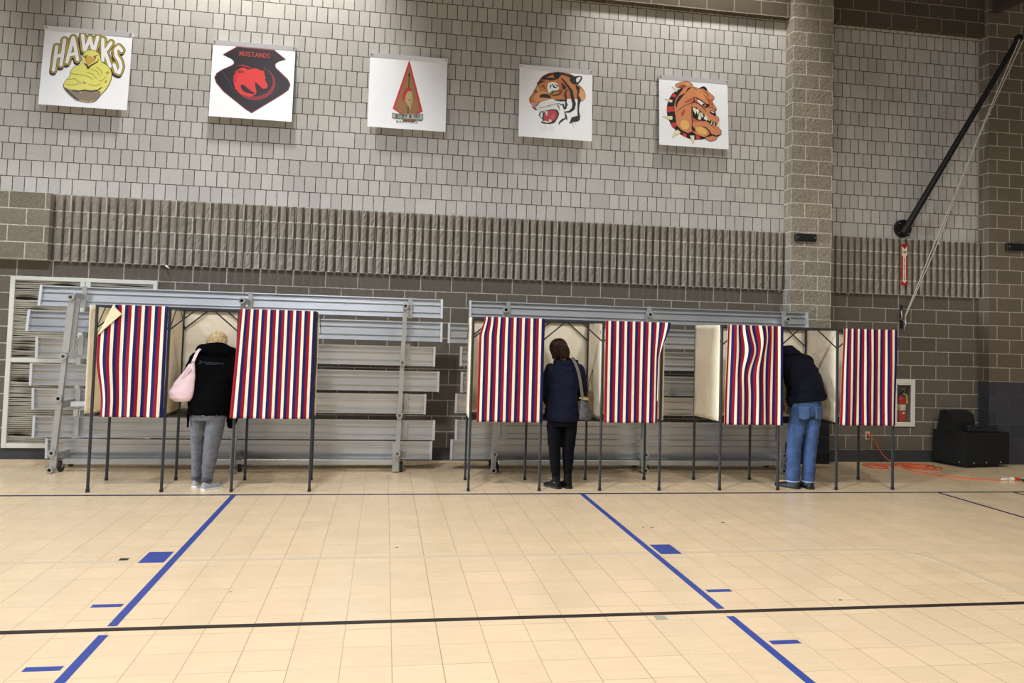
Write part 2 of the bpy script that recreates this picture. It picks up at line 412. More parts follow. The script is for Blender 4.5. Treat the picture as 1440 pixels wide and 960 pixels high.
def cloth(name, fn, nu, nv, W, Hh, parent, front=None, back=None, t=.003, label=None, uoff=0):
    """two-faced cloth from fn(u,v)->point; UV in metres; striped front, plain back"""
    P = [[Vector(fn(i / nu, k / nv)) for i in range(nu + 1)] for k in range(nv + 1)]
    n = (nu + 1) * (nv + 1); vs = []; nrm = []
    for k in range(nv + 1):
        for i in range(nu + 1):
            a = P[k][min(i + 1, nu)] - P[k][max(i - 1, 0)]; b = P[min(k + 1, nv)][i] - P[max(k - 1, 0)][i]
            q = a.cross(b); nrm.append(q.normalized() if q.length > 1e-9 else Vector((0, -1, 0)))
    flat = [p for r in P for p in r]
    off = parent_world(parent)
    vs = [p + nn * t / 2 - off for p, nn in zip(flat, nrm)] + [p - nn * t / 2 - off for p, nn in zip(flat, nrm)]
    fs = []; mi = []
    for k in range(nv):
        for i in range(nu):
            a = k * (nu + 1) + i; q = (a, a + 1, a + nu + 2, a + nu + 1)
            fs.append(q); mi.append(0); fs.append(tuple(n + x for x in q[::-1])); mi.append(1)
    edge = [i for i in range(nu + 1)] + [k * (nu + 1) + nu for k in range(1, nv + 1)] + [nv * (nu + 1) + i for i in range(nu - 1, -1, -1)] + [k * (nu + 1) for k in range(nv - 1, 0, -1)]
    for a, b in zip(edge, edge[1:] + edge[:1]):
        fs.append((b, a, n + a, n + b)); mi.append(1)
    me = bpy.data.meshes.new(name); me.from_pydata([tuple(v) for v in vs], [], fs)
    me.materials.append(front or M_canvas); me.materials.append(back or front or M_canvas)
    me.polygons.foreach_set('material_index', mi); me.polygons.foreach_set('use_smooth', [True] * len(fs))
    uvl = me.uv_layers.new(name='UVMap')
    for lp in me.loops:
        v = lp.vertex_index % n; i = v % (nu + 1); k = v // (nu + 1)
        uvl.data[lp.index].uv = (uoff + i / nu * W, k / nv * Hh)
    me.update()
    o = bpy.data.objects.new(name, me); C.objects.link(o); o.parent = parent
    if label: o['label'] = label
    return o

YF, YB, ZT = 8.31, 8.935, 1.845
def booth(xs, xb, label, curtains, left_panel, right_panel):
    x0, x1 = xs[0], xs[-1]
    root = thing('voting_booth', label, 'voting booth', ((x0 + x1) / 2, (YF + YB) / 2, 0), 'striped three-stall voting booths')
    h = .0125
    for yy, row in ((YF, xs), (YB, xb)):
        for x in row:
            b = MB(); b.bbox(x - h, x + h, yy - h, yy + h, .02, ZT - .02, .003)
            lg = b.build('leg', M_post, root)
            t = MB(); t.bbox(x - h - .003, x + h + .003, yy - h - .003, yy + h + .003, 0, .035, .003); t.build('rubber_foot', M_rubber, lg)
    for yy, row in ((YF, xs), (YB, xb)):
        b = MB(); b.bbox(row[0] - h, row[-1] + h, yy - h, yy + h, ZT - .025, ZT, .003); b.build('top_rail', M_post, root)
    for xa, xbk in zip(xs, xb):
        b = MB(); b.bar((xa, YF + h, ZT - .0125), (xbk, YB - h, ZT - .0125), .02, .02, (0, 0, 1)); b.build('side_rail', M_post, root)
    B = .20
    for i in range(4):
        for yy, row in ((YF, xs), (YB, xb)):
            for sg in (-1, 1):
                j = i + sg
                if 0 <= j < 4:
                    x = row[i]
                    b = MB(); b.bar((x + sg * .008, yy + (.006 if yy == YF else -.006), ZT - .025 - B), (x + sg * (B + .05), yy + (.006 if yy == YF else -.006), ZT - .02), .014, .006, (0, 1, 0))
                    b.build('corner_brace', M_post, root)
        for yy, sg in ((YF, 1), (YB, -1)):
            b = MB(); b.bar((xs[i] + .004, yy + sg * .008, ZT - .025 - B), (xs[i] + .004, yy + sg * (B + .02), ZT - .02), .012, .006, (1, 0, 0))
            b.build('corner_brace', M_post, root)
    # writing shelf with its dark apron, one per stall
    for i in range(3):
        b = MB(); b.bbox(xs[i] + .016, xs[i + 1] - .016, 8.575, YB - .02, .755, .772, .003)
        b.box(xs[i] + .016, xs[i + 1] - .016, 8.585, 8.60, .725, .756)
        b.box(xs[i] + .016, xs[i] + .03, YF + .03, YB - .02, .742, .768); b.box(xs[i + 1] - .03, xs[i + 1] - .016, YF + .03, YB - .02, .742, .768)
        b.build('writing_shelf', M_shelf, root)
    # canvas back and dividers
    for i in range(3):
        sd = x0 * 3 + i
        cloth('back_panel', lambda u, v: (xb[i] + .014 + u * (xb[i + 1] - xb[i] - .028),
              YB + .022 - .02 * math.sin(PI * u) * math.sin(PI * v) + .008 * noise.noise(Vector((u * 3 + sd, v * 4, 0))), .765 + v * (ZT - .77)), 16, 20, .7, 1.1, root)
    for i in range(4):
        end = -1 if i == 0 else 1 if i == 3 else 0
        bulge = left_panel if end < 0 else right_panel if end > 0 else 0
        sd = i * 3.7 + x0
        def fn(u, v, i=i, bulge=bulge, sd=sd, end=end):
            y = YF + .016 + u * (YB - YF - .034)
            w = max(0, 1 - u * 2.2)
            x = xs[i] + (xb[i] - xs[i]) * u + end * .017 + bulge * w + .010 * noise.noise(Vector((u * 3 + sd, v * 4, 1))) * math.sin(PI * min(1, max(0, u * .9 + .05)))
            return (x, y, .765 + v * (ZT - .765 - .004) + (.012 if u > .2 else 0) * 0)
        cloth('divider_panel', fn, 14, 20, .6, 1.1, root)
    for k, cf in curtains:
        cf(root, k, xs)
    return root

def smooth(a, b, x):
    t = min(1, max(0, (x - a) / (b - a))); return t * t * (3 - 2 * t)

def curtain(root, k, xs, xl=0, xr=0, zb=.742, wave=.012, seed=0, edge=None, fold=None, warp=None, nu=64, nv=40, label=None):
    xa, xe = xs[k] + .018 + xl, xs[k + 1] + .005 + xr
    Wd = xe - xa; yc = YF - h_ - .012
    def fn(u, v):
        z = zb + v * (ZT + .004 - zb)
        x = xa + u * Wd; d = 1 - v
        y = yc - .004 * d + wave * (.35 + .65 * d) * (math.sin(u * 17 + seed + .8 * math.sin(v * 2 + seed)) * .6 + .5 * noise.noise(Vector((u * 6 + seed, v * 2, 0)))) * min(1, .25 + d * 2)
        y -= .010 * d
        if edge:
            x += edge(u, v) * Wd
        if warp:
            dx, dy = warp(u, v); x += dx; y += dy
        z += .006 * noise.noise(Vector((u * 5 + seed * 2, 0, 3))) * d
        if fold:
            (ax, az), (bx, bz) = fold
            # reflect what lies beyond the fold line back over the front of the cloth
            tx, tz = bx - ax, bz - az; L = math.hypot(tx, tz); tx /= L; tz /= L
            px, pz = x - ax, z - az; s = px * tz - pz * tx
            if s > 0:
                x -= 2 * s * tz; z += 2 * s * tx; y -= .012 + .10 * min(s, .12)
        return (x, y, z)
    return cloth('curtain', fn, nu, nv, round(Wd / .0885) * .0885 - .0003, ZT - zb, root, M_stripe, M_lining, .003, label, uoff=0)
h_ = .0125

# left booth: first curtain has its top left corner folded down over the front
def cA1(root, k, xs):
    def edge(u, v):     # lower left edge swings in, with a loose ripple
        return (1 - u) ** 3 * (.02 + .10 * smooth(.55, .1, v))
    curtain(root, k, xs, xl=-.005, xr=-.015, seed=1.3, wave=.016, edge=edge,
            fold=((-2.67, 1.86), (-2.815, 1.51)), nu=96, nv=70, label='striped curtain with its top left corner folded over, showing the cream back')
def cA3(root, k, xs):
    curtain(root, k, xs, xl=-.02, xr=-.005, seed=4.1, wave=.008, edge=lambda u, v: -.05 * (1 - u) ** 4 * (1 - v) * 1.0 + .02 * (1 - u) ** 6 * v)
booth([-2.83, -2.145, -1.478, -.712], [-2.862, -2.165, -1.454, -.748],
      'left voting booth, curtain corner folded over, woman in black jacket inside', ((0, cA1), (2, cA3)), -.055, .012)
# middle booth
def cB1(root, k, xs):
    def edge(u, v): return .075 * (1 - u) ** 5 * smooth(.80, 1.0, v) + .045 * (1 - u) ** 4
    curtain(root, k, xs, xl=.012, xr=.0, zb=.735, seed=2.2, wave=.006, edge=edge)
def cB3(root, k, xs):
    def edge(u, v): return -.17 * u ** 9 * smooth(1.0, .62, v) - .02 * u ** 3 * (1 - v)
    curtain(root, k, xs, xl=.0, xr=.075, seed=5.0, wave=.008, edge=edge, warp=lambda u, v: (0, -.02 * smooth(.8, 1, u) * v), label='striped curtain with its right edge curled back')
booth([.925, 1.69, 2.36, 3.035], [.955, 1.645, 2.36, 3.075],
      'middle voting booth, woman in navy hoodie with grey purse inside', ((0, cB1), (2, cB3)), 0, .02)
# right booth: first curtain sags in deep folds
def cC1(root, k, xs):
    def warp(u, v):
        a = math.exp(-((u - .42) / .16) ** 2) * math.exp(-((v - .72) / .25) ** 2)
        b = math.exp(-((u - .62) / .12) ** 2) * math.exp(-((v - .9) / .16) ** 2)
        return (.045 * a * math.sin(v * 9 + 1) + .035 * b, -.03 * a - .02 * b + .012 * math.sin(u * 30) * v)
    curtain(root, k, xs, xl=.008, xr=.02, zb=.735, seed=6.4, wave=.022, warp=warp, edge=lambda u, v: .05 * (1 - u) ** 4 * v, nu=80, nv=50, label='striped curtain sagging in folds')
def cC3(root, k, xs):
    curtain(root, k, xs, xl=-.004, xr=.025, zb=.74, seed=8.2, wave=.018, edge=lambda u, v: .07 * (1 - u) ** 4 * v - .03 * u ** 4 * (1 - v))
booth([3.74, 4.435, 5.152, 5.86], [3.69, 4.40, 5.12, 5.834],
      'right voting booth, man in blue jeans leaning inside', ((0, cC1), (2, cC3)), 0, .015)
t = thing('hanging_pouch', 'tan pouch hanging by a cord beside the navy hoodie woman', 'pouch', (2.31, 8.62, .80))
b = MB(); b.bbox(2.275, 2.345, 8.60, 8.64, .80, 1.06, .012); b.build('pouch_body', mat('tan_vinyl', col(150, 128, 100), .6), t)
b = MB(); b.tube([(2.285, 8.62, 1.06), (2.30, 8.64, 1.16), (2.348, 8.66, 1.30), (2.335, 8.66, 1.16), (2.335, 8.62, 1.06)], .004, 6); b.build('cord', mat('brown_cord', col(70, 58, 46), .8), t)
# ------------------------------------------------------------------ folded aluminium bleachers
M_alu = mat('mill_aluminium', col(194, 196, 199), .36, metal=.72, var=.07, vscale=2)
M_aluf = mat('aluminium_frame', col(176, 176, 172), .5, metal=.6, var=.06)
M_endcap = mat('end_cap', col(200, 203, 206), .45, metal=.3)
M_tyre = mat('caster_tyre', col(26, 26, 28), .6)
M_boreshade = mat('bore_shade', col(20, 20, 20), .8)

def plank(root, x0, x1, zt, zb, y=9.6, tilt=0.0):
    """extruded seat plank stood on edge, its ribbed underside to the room"""
    hh = zt - zb; th = .006; d = .036
    prof = []
    def P(yy, zz):      # local: yy towards the room is negative
        c, s_ = math.cos(tilt), math.sin(tilt); z = zz - hh / 2
        return (y + yy * c - z * s_, zb + hh / 2 + z * c + yy * s_)
    b = MB()
    def slab(y0, y1, z0, z1):
        q = [P(y0, z0), P(y1, z0), P(y1, z1), P(y0, z1)]
        vs = [(x, a, c) for x in (x0, x1) for a, c in q]
        b.add(vs, [(0, 1, 2, 3), (7, 6, 5, 4), (0, 4, 5, 1), (1, 5, 6, 2), (2, 6, 7, 3), (3, 7, 4, 0)])
    slab(0, th, 0, hh)
    slab(-d, 0, 0, .012); slab(-d, 0, hh - .012, hh)
    for fr in (.30, .70):
        slab(-d * .6, 0, hh * fr - .004, hh * fr + .004)
    o = b.build('seat_plank', M_alu, root)
    for xe in (x0 - .004, x1 - .022):
        e = MB(); q = [P(-d - .006, -.003), P(th, -.003), P(th, hh + .003), P(-d - .006, hh + .003)]
        vs = [(x, a, c) for x in (xe, xe + .026) for a, c in q]
        e.add(vs, [(0, 1, 2, 3), (7, 6, 5, 4), (0, 4, 5, 1), (1, 5, 6, 2), (2, 6, 7, 3), (3, 7, 4, 0)])
        e.build('end_cap', M_endcap, o)
    return o

def caster(root, x, y, r=.062):
    b = MB(); b.ring((x, y, r), (1, 0, 0), r, r * .45, .034, 20)
    w = b.build('caster_wheel', M_tyre, root)
    c = MB(); c.cyl((x - .019, y, r), (x + .019, y, r), r * .44, n=14); c.build('wheel_hub', M_aluf, w)
    c = MB()
    c.bar((x - .025, y, r - .01), (x - .025, y - .02, .165), .006, .04, (0, 1, 0)); c.bar((x + .025, y, r - .01), (x + .025, y - .02, .165), .006, .04, (0, 1, 0))
    c.box(x - .03, x + .03, y - .05, y + .02, .16, .172); c.build('caster_fork', M_aluf, w)

def hub(root, x, y, z, R=.036):
    b = MB(); b.ring((x, y, z), (0, 1, 0), R, R * .52, .07, 18)
    o = b.build('pivot_tube', M_aluf, root)
    c = MB(); c.cyl((x, y + .01, z), (x, y + .034, z), R * .55, n=14); c.build('bore_shade_disc', M_boreshade, o)  # solid dark disc paints the shade inside the open tube

def frame(root, xt, xf, kind):
    """upright truss of one bleacher bay; xt = x at the top, xf = x at the foot"""
    def X(z): return xf + (xt - xf) * z / 1.96
    yf, yr = 9.37, 9.86
    if kind == 'left':
        b = MB()
        b.bar((X(1.95), yf, 1.95), (X(1.33), yf, 1.33), .07, .05); b.bar((X(1.95) + .05, yf + .02, 1.93), (X(1.36) + .05, yf + .02, 1.36), .05, .03)
        b.bar((X(1.30), yf, 1.32), (X(.83), yf, .80), .05, .05); b.bar((X(.84), yf, .84), (X(.22), yf, .22), .06, .05)
        b.bar((X(.22) + .012, yf, .30), (X(.03) + .012, yf, .025), .07, .03)
        b.build('front_upright', M_aluf, root)
        for z in (1.94, 1.285, .82, .225, .04): hub(root, X(z), yf - .03, z)
    elif kind == 'plain':
        b = MB(); b.bar((X(1.96), yf, 1.97), (X(.20), yf, .20), .05, .05); b.bar((X(.34) - .02, yf + .01, .36), (xf - .01, yf + .01, .02), .075, .025)
        b.build('front_upright', M_aluf, root)
        for z in (1.965, 1.30, .68, .235): hub(root, X(z), yf - .03, z)
    else:                # uprights that stand mostly behind the planks
        b = MB(); b.bar((X(1.96), yf + .02, 2.0), (X(1.96) + .01, yf + .02, 1.70), .05, .05); b.build('top_stub', M_aluf, root)
        b = MB(); b.bar((X(.36), yf, .62), (xf, yf, .05), .055, .04); b.build('front_upright', M_aluf, root)
        for z in (1.965, .235, .04): hub(root, X(z), yf - .03, z)
    b = MB()
    b.bar((xt + .02, yr - .06, 2.02), (xt - .01, yr - .06, 1.36), .05, .04); b.bar((xt - .01, yr - .06, 1.34), (xt + .0, yr - .06, .72), .045, .04); b.bar((xt + .02, yr - .06, .68), (xt + .03, yr - .06, .12), .06, .04)
    b.build('rear_upright', M_aluf, root)
    for z in (.745, .175):
        b = MB(); b.bar((X(z), yf, z), (xt + .04, yr, z + .03), .04, .075, (0, 0, 1)); b.build('link_arm', M_aluf, root)
    b = MB(); b.bar((xt + .06, 9.53, 2.075), (xt + .06, 9.53, 1.83), .05, .02); b.bar((xt + .01, yf + .01, 1.955), (xt + .06, 9.54, 1.955), .02, .06, (0, 0, 1)); b.build('hinge_bracket', M_aluf, root)
    for z in (1.40, .80, .48):
        b = MB(); b.bar((xt + .05, 9.54, z - .1), (xt + .05, 9.54, z + .12), .05, .02); b.build('plank_bracket', M_aluf, root)
    caster(root, xf + .06, yf + .10); caster(root, xf + .03, yr - .02)

A = thing('folded_bleacher', 'folded aluminium bleacher behind the left voting booth', 'bleachers', (-1.6, 9.6, 0), 'folded aluminium bleachers')
for i, (x0, x1, zt, zb) in enumerate([(-3.875, .68, 2.068, 1.834), (-3.987, .685, 1.785, 1.547), (-3.88, .608, 1.489, 1.256), (-3.925, .666, 1.189, .948),
                       (-3.888, .515, .914, .678), (-3.865, .633, .598, .364), (-3.72, .606, .35, .133)]):
    plank(A, x0, x1, zt, zb, 9.6, (-.18, -.15, .06, .02, .10, .0, .08)[i])
b = MB(); b.bbox(-3.48, .175, 9.42, 9.47, .088, .146, .004); b.build('base_rail', M_alu, A)
frame(A, -3.45, -3.575, 'left'); frame(A, -1.634, -1.66, 'behind'); frame(A, .225, .185, 'plain')
b = MB(); b.bar((-3.40, 9.36, .76), (-2.9, 9.40, .775), .06, .05, (0, 0, 1)); b.build('cross_tube', M_endcap, A)
B_ = thing('folded_bleacher', 'folded aluminium bleacher behind the middle and right booths', 'bleachers', (3.2, 9.6, 0), 'folded aluminium bleachers')
for i, (x0, x1, zt, zb) in enumerate([(1.013, 5.503, 2.066, 1.85), (.76, 5.45, 1.783, 1.543), (.917, 5.40, 1.503, 1.268), (.936, 5.44, 1.19, .947), (.875, 5.36, .928, .698),
                       (.885, 5.258, .61, .368), (.836, 5.18, .37, .135)]):
    plank(B_, x0, x1, zt, zb, 9.6, (-.12, -.08, .06, .02, .10, .0, .08)[i])
b = MB(); b.bbox(1.40, 5.02, 9.42, 9.47, .088, .146, .004); b.build('base_rail', M_alu, B_)
frame(B_, 1.43, 1.335, 'behind'); frame(B_, 3.245, 3.225, 'behind'); frame(B_, 5.085, 5.055, 'behind')
# ------------------------------------------------------------------ things on the wall and on the floor by it
M_white = mat('white_enamel', col(226, 224, 214), .4)
M_blackm = mat('black_metal', col(14, 14, 15), .5)
M_steel = mat('bright_steel', col(190, 190, 190), .3, metal=.9)
M_rope = mat('pale_rope', col(190, 182, 170), .9, bump=.4, bscale=300)
M_red = mat('red_enamel', col(176, 24, 26), .35)

# louvred grille left of the booths
g_ = thing('wall_grille', 'white framed grille of bent slats behind the left bleacher end', 'grille', (-3.65, YW, .14))
X0, X1, ZA, ZB = -4.487, -2.81, .138, 2.206
M_gfr = mat('grille_frame', col(214, 214, 204), .5)
b = MB()
for (xa, xb2, za, zb2) in ((X0, X0 + .055, ZA, ZB), (X1 - .05, X1, ZA, ZB), (X0 + .055, X1 - .05, ZB - .05, ZB), (X0 + .055, X1 - .05, ZA, ZA + .055), (-3.70, -3.645, ZA + .055, ZB - .05), (-3.638, -3.58, ZA + .055, ZB - .05), (X0 + .055, -3.70, 1.165, 1.215), (-3.58, X1 - .05, 1.165, 1.215)):
    b.bbox(xa, xb2, YW - .05, YW - .001, za, zb2, .004)
b.build('grille_frame', M_gfr, g_)
M_slat = mat('grille_slat', col(152, 147, 132), .6, var=.15)
M_gback = mat('grille_backing', col(30, 28, 26), .9)
b = MB(); b.box(X0 + .02, X1 - .02, YW - .006, YW - .002, ZA + .02, ZB - .02); b.build('backing', M_gback, g_)
for (xa, xb2) in ((X0 + .055, -3.70), (-3.58, X1 - .05)):
    for (za, zb2) in ((ZA + .055, 1.165), (1.215, ZB - .05)):
        b = MB(); n = int((zb2 - za) / .0245)
        dents = [(random.uniform(xa, xb2), random.choice(range(n)), random.uniform(.4, 1)) for _ in range(5)]
        dents += [(xa + .12, int(n * .78), 1.1), (xa + .12, int(n * .12), 1.0)]
        for i in range(n):
            zc = za + (i + .5) * (zb2 - za) / n; ph = random.uniform(0, 6); am = random.uniform(.001, .006); sl = random.uniform(-.006, .006)
            vs = []; m_ = 14
            for k in range(m_ + 1):
                u = k / m_; x = xa + u * (xb2 - xa)
                dz = am * math.sin(u * 5 + ph) + sl * (u - .5); tl = .35
                for dx, di, da in dents:
                    e = math.exp(-((x - dx) / .13) ** 2) * math.exp(-((i - di) / 1.6) ** 2) * da
                    dz += .014 * e * (1 if i >= di else -1); tl += 1.0 * e * (1 if i >= di else -.3)
                hw = .0105
                vs += [(x, YW - .034 - hw * math.cos(1.2 + tl), zc + dz - hw * math.sin(1.2 + tl) * .9), (x, YW - .034 + hw * math.cos(1.2 + tl), zc + dz + hw * math.sin(1.2 + tl) * .9)]
            b.add(vs, [(2 * k, 2 * k + 2, 2 * k + 3, 2 * k + 1) for k in range(m_)])
        b.build('slat_panel', M_slat, g_)
        b = MB()
        for fx in (.27, .55, .8): b.cyl((xa + fx * (xb2 - xa), YW - .022, za), (xa + fx * (xb2 - xa), YW - .022, zb2), .004, n=6)
        b.build('slat_rod', M_gback, g_)

# fire extinguisher cabinet set into the wall
cb = thing('extinguisher_cabinet', 'white recessed wall cabinet holding the red fire extinguisher', 'cabinet', (7.445, YW, .84))
b = MB()
for (xa, xb2, za, zb2) in ((7.25, 7.325, .505, 1.185), (7.545, 7.612, .505, 1.185), (7.325, 7.545, 1.12, 1.185), (7.325, 7.545, .505, .57)):
    b.bbox(xa, xb2, YW - .02, YW + .004, za, zb2, .006)
b.box(7.33, 7.54, YW - .024, YW - .019, 1.105, 1.122)
b.build('cabinet_trim', M_white, cb)
b = MB()
b.box(OX0, OX1, YW + .17, YW + .175, OZ0, OZ1); b.box(OX0 - .002, OX0 + .002, YW, YW + .17, OZ0, OZ1); b.box(OX1 - .002, OX1 + .002, YW, YW + .17, OZ0, OZ1)
b.box(OX0, OX1, YW, YW + .17, OZ0 - .002, OZ0 + .002); b.box(OX0, OX1, YW, YW + .17, OZ1 - .002, OZ1 + .002)
b.build('cabinet_box', mat('cabinet_inside', col(168, 164, 154), .6), cb)
mg = bpy.data.materials.new('clear_pane'); mg.use_nodes = True
gg = NT(mg); tr = gg.n.new('ShaderNodeBsdfTransparent'); gl = gg.n.new('ShaderNodeBsdfGlossy'); gl.inputs['Roughness'].default_value = .05
mx = gg.n.new('ShaderNodeMixShader'); mx.inputs[0].default_value = .06
gg.l.new(tr.outputs[0], mx.inputs[1]); gg.l.new(gl.outputs[0], mx.inputs[2]); gg.l.new(mx.outputs[0], gg.n['Material Output'].inputs['Surface'])
b = MB(); b.box(7.325, 7.545, YW - .008, YW - .005, .57, 1.12); b.build('clear_pane', mg, cb)
ex = thing('fire_extinguisher', 'red fire extinguisher inside the white wall cabinet', 'fire extinguisher', (7.45, YW + .085, OZ0 + .002))
cx_, cy_ = 7.45, YW + .085; zb0 = OZ0 + .003
b = MB(); b.lathe((cx_, cy_, zb0), [(.05, 0), (.066, .006), (.068, .02), (.068, .34), (.062, .37), (.045, .395), (.022, .41), (.018, .43)], 28); b.build('cylinder', M_red, ex)
b = MB(); b.lathe((cx_, cy_, zb0), [(.0685, .20), (.0692, .201), (.0692, .285), (.0685, .286)], 28); b.build('white_label', mat('label_paper', col(222, 216, 196), .5), ex)
b = MB(); b.add([(cx_ + .0694 * math.sin(a), cy_ - .0696 * math.cos(a), zb0 + z) for z in (.20, .285) for a in (-1.1, -.85, -.6)], [(0, 1, 4, 3), (1, 2, 5, 4)])
b.add([(cx_ + .0696 * math.sin(a), cy_ - .0698 * math.cos(a), zb0 + z) for z in (.215, .27) for a in (-.2, .2)], [(0, 1, 3, 2)], 1)
b.add([(cx_ - .03, cy_ - .0700, zb0 + .165), (cx_, cy_ - .0705, zb0 + .15), (cx_ + .03, cy_ - .0700, zb0 + .165), (cx_, cy_ - .0705, zb0 + .18)], [(0, 1, 2, 3)], 2)
b.build('label_marks', [mat('olive_print', col(170, 165, 60), .5), mat('grey_print', col(120, 118, 112), .5), M_white], ex)
b = MB(); b.cyl((cx_, cy_, zb0 + .42), (cx_, cy_, zb0 + .455), .02, n=14); b.bar((cx_ - .02, cy_ - .03, zb0 + .46), (cx_ + .05, cy_ - .03, zb0 + .49), .02, .02, (0, 0, 1)); b.build('valve', M_blackm, ex)
b = MB(); b.bar((cx_ - .01, cy_ - .03, zb0 + .515), (cx_ + .035, cy_ - .035, zb0 + .505), .02, .012, (0, 0, 1)); b.bar((cx_ + .035, cy_ - .035, zb0 + .505), (cx_ + .03, cy_ - .03, zb0 + .45), .016, .006, (1, 0, 0)); b.build('lever_handle', M_steel, ex)
b = MB(); b.tube([(cx_ + .02, cy_, zb0 + .44), (cx_ + .055, cy_ - .045, zb0 + .43), (cx_ + .066, cy_ - .05, zb0 + .36), (cx_ + .064, cy_ - .05, zb0 + .30)], [.008, .011, .014, .016], 10); b.build('hose', mat('yellow_hose', col(206, 176, 58), .5), ex)

# lettering drawn as strokes
GL = {'A': [[(0, 0), (.5, 1), (1, 0)], [(.2, .36), (.8, .36)]], 'B': [[(.1, 0), (.1, 1)], [(.1, 1), (.7, 1), (.85, .85), (.85, .65), (.65, .52), (.1, .52)], [(.65, .52), (.95, .36), (.95, .16), (.75, 0), (.1, 0)]],
      'C': [[(.95, .8), (.7, 1), (.3, 1), (.05, .7), (.05, .3), (.3, 0), (.7, 0), (.95, .2)]], 'E': [[(.9, 1), (.1, 1), (.1, 0), (.9, 0)], [(.1, .52), (.7, .52)]], 'F': [[(.9, 1), (.1, 1), (.1, 0)], [(.1, .52), (.7, .52)]],
      'G': [[(.95, .8), (.7, 1), (.3, 1), (.05, .7), (.05, .3), (.3, 0), (.7, 0), (.95, .2), (.95, .45), (.6, .45)]], 'H': [[(.05, 0), (.05, 1)], [(.95, 0), (.95, 1)], [(.05, .5), (.95, .5)]], 'I': [[(.5, 0), (.5, 1)]],
      'K': [[(.1, 0), (.1, 1)], [(.95, 1), (.1, .42)], [(.38, .6), (.95, 0)]], 'M': [[(0, 0), (.1, 1), (.5, .2), (.9, 1), (1, 0)]], 'N': [[(.05, 0), (.05, 1), (.95, 0), (.95, 1)]], 'O': [[(.3, 0), (.05, .3), (.05, .7), (.3, 1), (.7, 1), (.95, .7), (.95, .3), (.7, 0), (.3, 0)]],
      'R': [[(.1, 0), (.1, 1), (.7, 1), (.9, .85), (.9, .65), (.7, .5), (.1, .5)], [(.5, .5), (.95, 0)]], 'S': [[(.9, .82), (.68, 1), (.3, 1), (.08, .8), (.2, .58), (.8, .42), (.94, .2), (.7, 0), (.3, 0), (.06, .18)]],
      'T': [[(0, 1), (1, 1)], [(.5, 1), (.5, 0)]], 'U': [[(.08, 1), (.08, .25), (.3, 0), (.7, 0), (.92, .25), (.92, 1)]], 'W': [[(0, 1), (.25, 0), (.5, .8), (.75, 0), (1, 1)]], 'X': [[(0, 0), (1, 1)], [(0, 1), (1, 0)]], 'Y': [[(0, 1), (.5, .5), (1, 1)], [(.5, .5), (.5, 0)]],
      '1': [[(.25, .8), (.5, 1), (.5, 0)]], '5': [[(.9, 1), (.15, 1), (.1, .55), (.6, .62), (.92, .42), (.9, .15), (.6, 0), (.25, 0), (.05, .15)]]}
SERIF = {'M': [(0, 0), (1, 0)], 'U': [(.08, 1), (.92, 1)], 'T': [(.5, 0)], 'A': [(0, 0), (1, 0)], 'N': [(.05, 0), (.95, 1)], 'B': [], 'R': [(.1, 0), (.95, 0)], 'Y': [(.5, 0), (0, 1), (1, 1)], '1': [(.5, 0)]}
def seg2(p, q, w):
    dx, dy = q[0] - p[0], q[1] - p[1]; L = math.hypot(dx, dy) or 1; nx, ny = -dy / L * w / 2, dx / L * w / 2
    return [(p[0] + nx, p[1] + ny), (q[0] + nx, q[1] + ny), (q[0] - nx, q[1] - ny), (p[0] - nx, p[1] - ny)]
def stroke2(pts, w, closed=False):
    """polygons covering a polyline of width w (list or number) in 2D, with round joints"""
    out = []; pts = list(pts) + ([pts[0]] if closed else [])
    ws = w if isinstance(w, (list, tuple)) else [w] * len(pts)
    for i in range(len(pts) - 1):
        p, q = pts[i], pts[i + 1]; dx, dy = q[0] - p[0], q[1] - p[1]; L = math.hypot(dx, dy) or 1; nx, ny = -dy / L / 2, dx / L / 2
        out.append([(p[0] + nx * ws[i], p[1] + ny * ws[i]), (q[0] + nx * ws[i + 1], q[1] + ny * ws[i + 1]), (q[0] - nx * ws[i + 1], q[1] - ny * ws[i + 1]), (p[0] - nx * ws[i], p[1] - ny * ws[i])])
    for p, ww in zip(pts, ws):
        if ww > 0: out.append([(p[0] + ww / 2 * math.cos(k * PI / 5), p[1] + ww / 2 * math.sin(k * PI / 5)) for k in range(10)])
    return out
def text2(txt, x, y, h, w, gap, th, serif=False, dy=0.0, slant=0.0):
    """letters rising from (x, y) with y up; returns polygons"""
    out = []
    for ch in txt:
        if ch != ' ':
            def T(p): return (x + p[0] * w * (.5 if ch in 'I1' else 1) + slant * p[1] * h, y + p[1] * h)
            for pl in GL[ch]: out += stroke2([T(p) for p in pl], th)
            if serif:
                for p in SERIF.get(ch, []): out.append(seg2((T(p)[0] - w * .22, T(p)[1]), (T(p)[0] + w * .22, T(p)[1]), th * .7))
        x += (w * (.5 if ch in 'I1' else 1) + gap) if ch != ' ' else w * .6
        y += dy
    return out

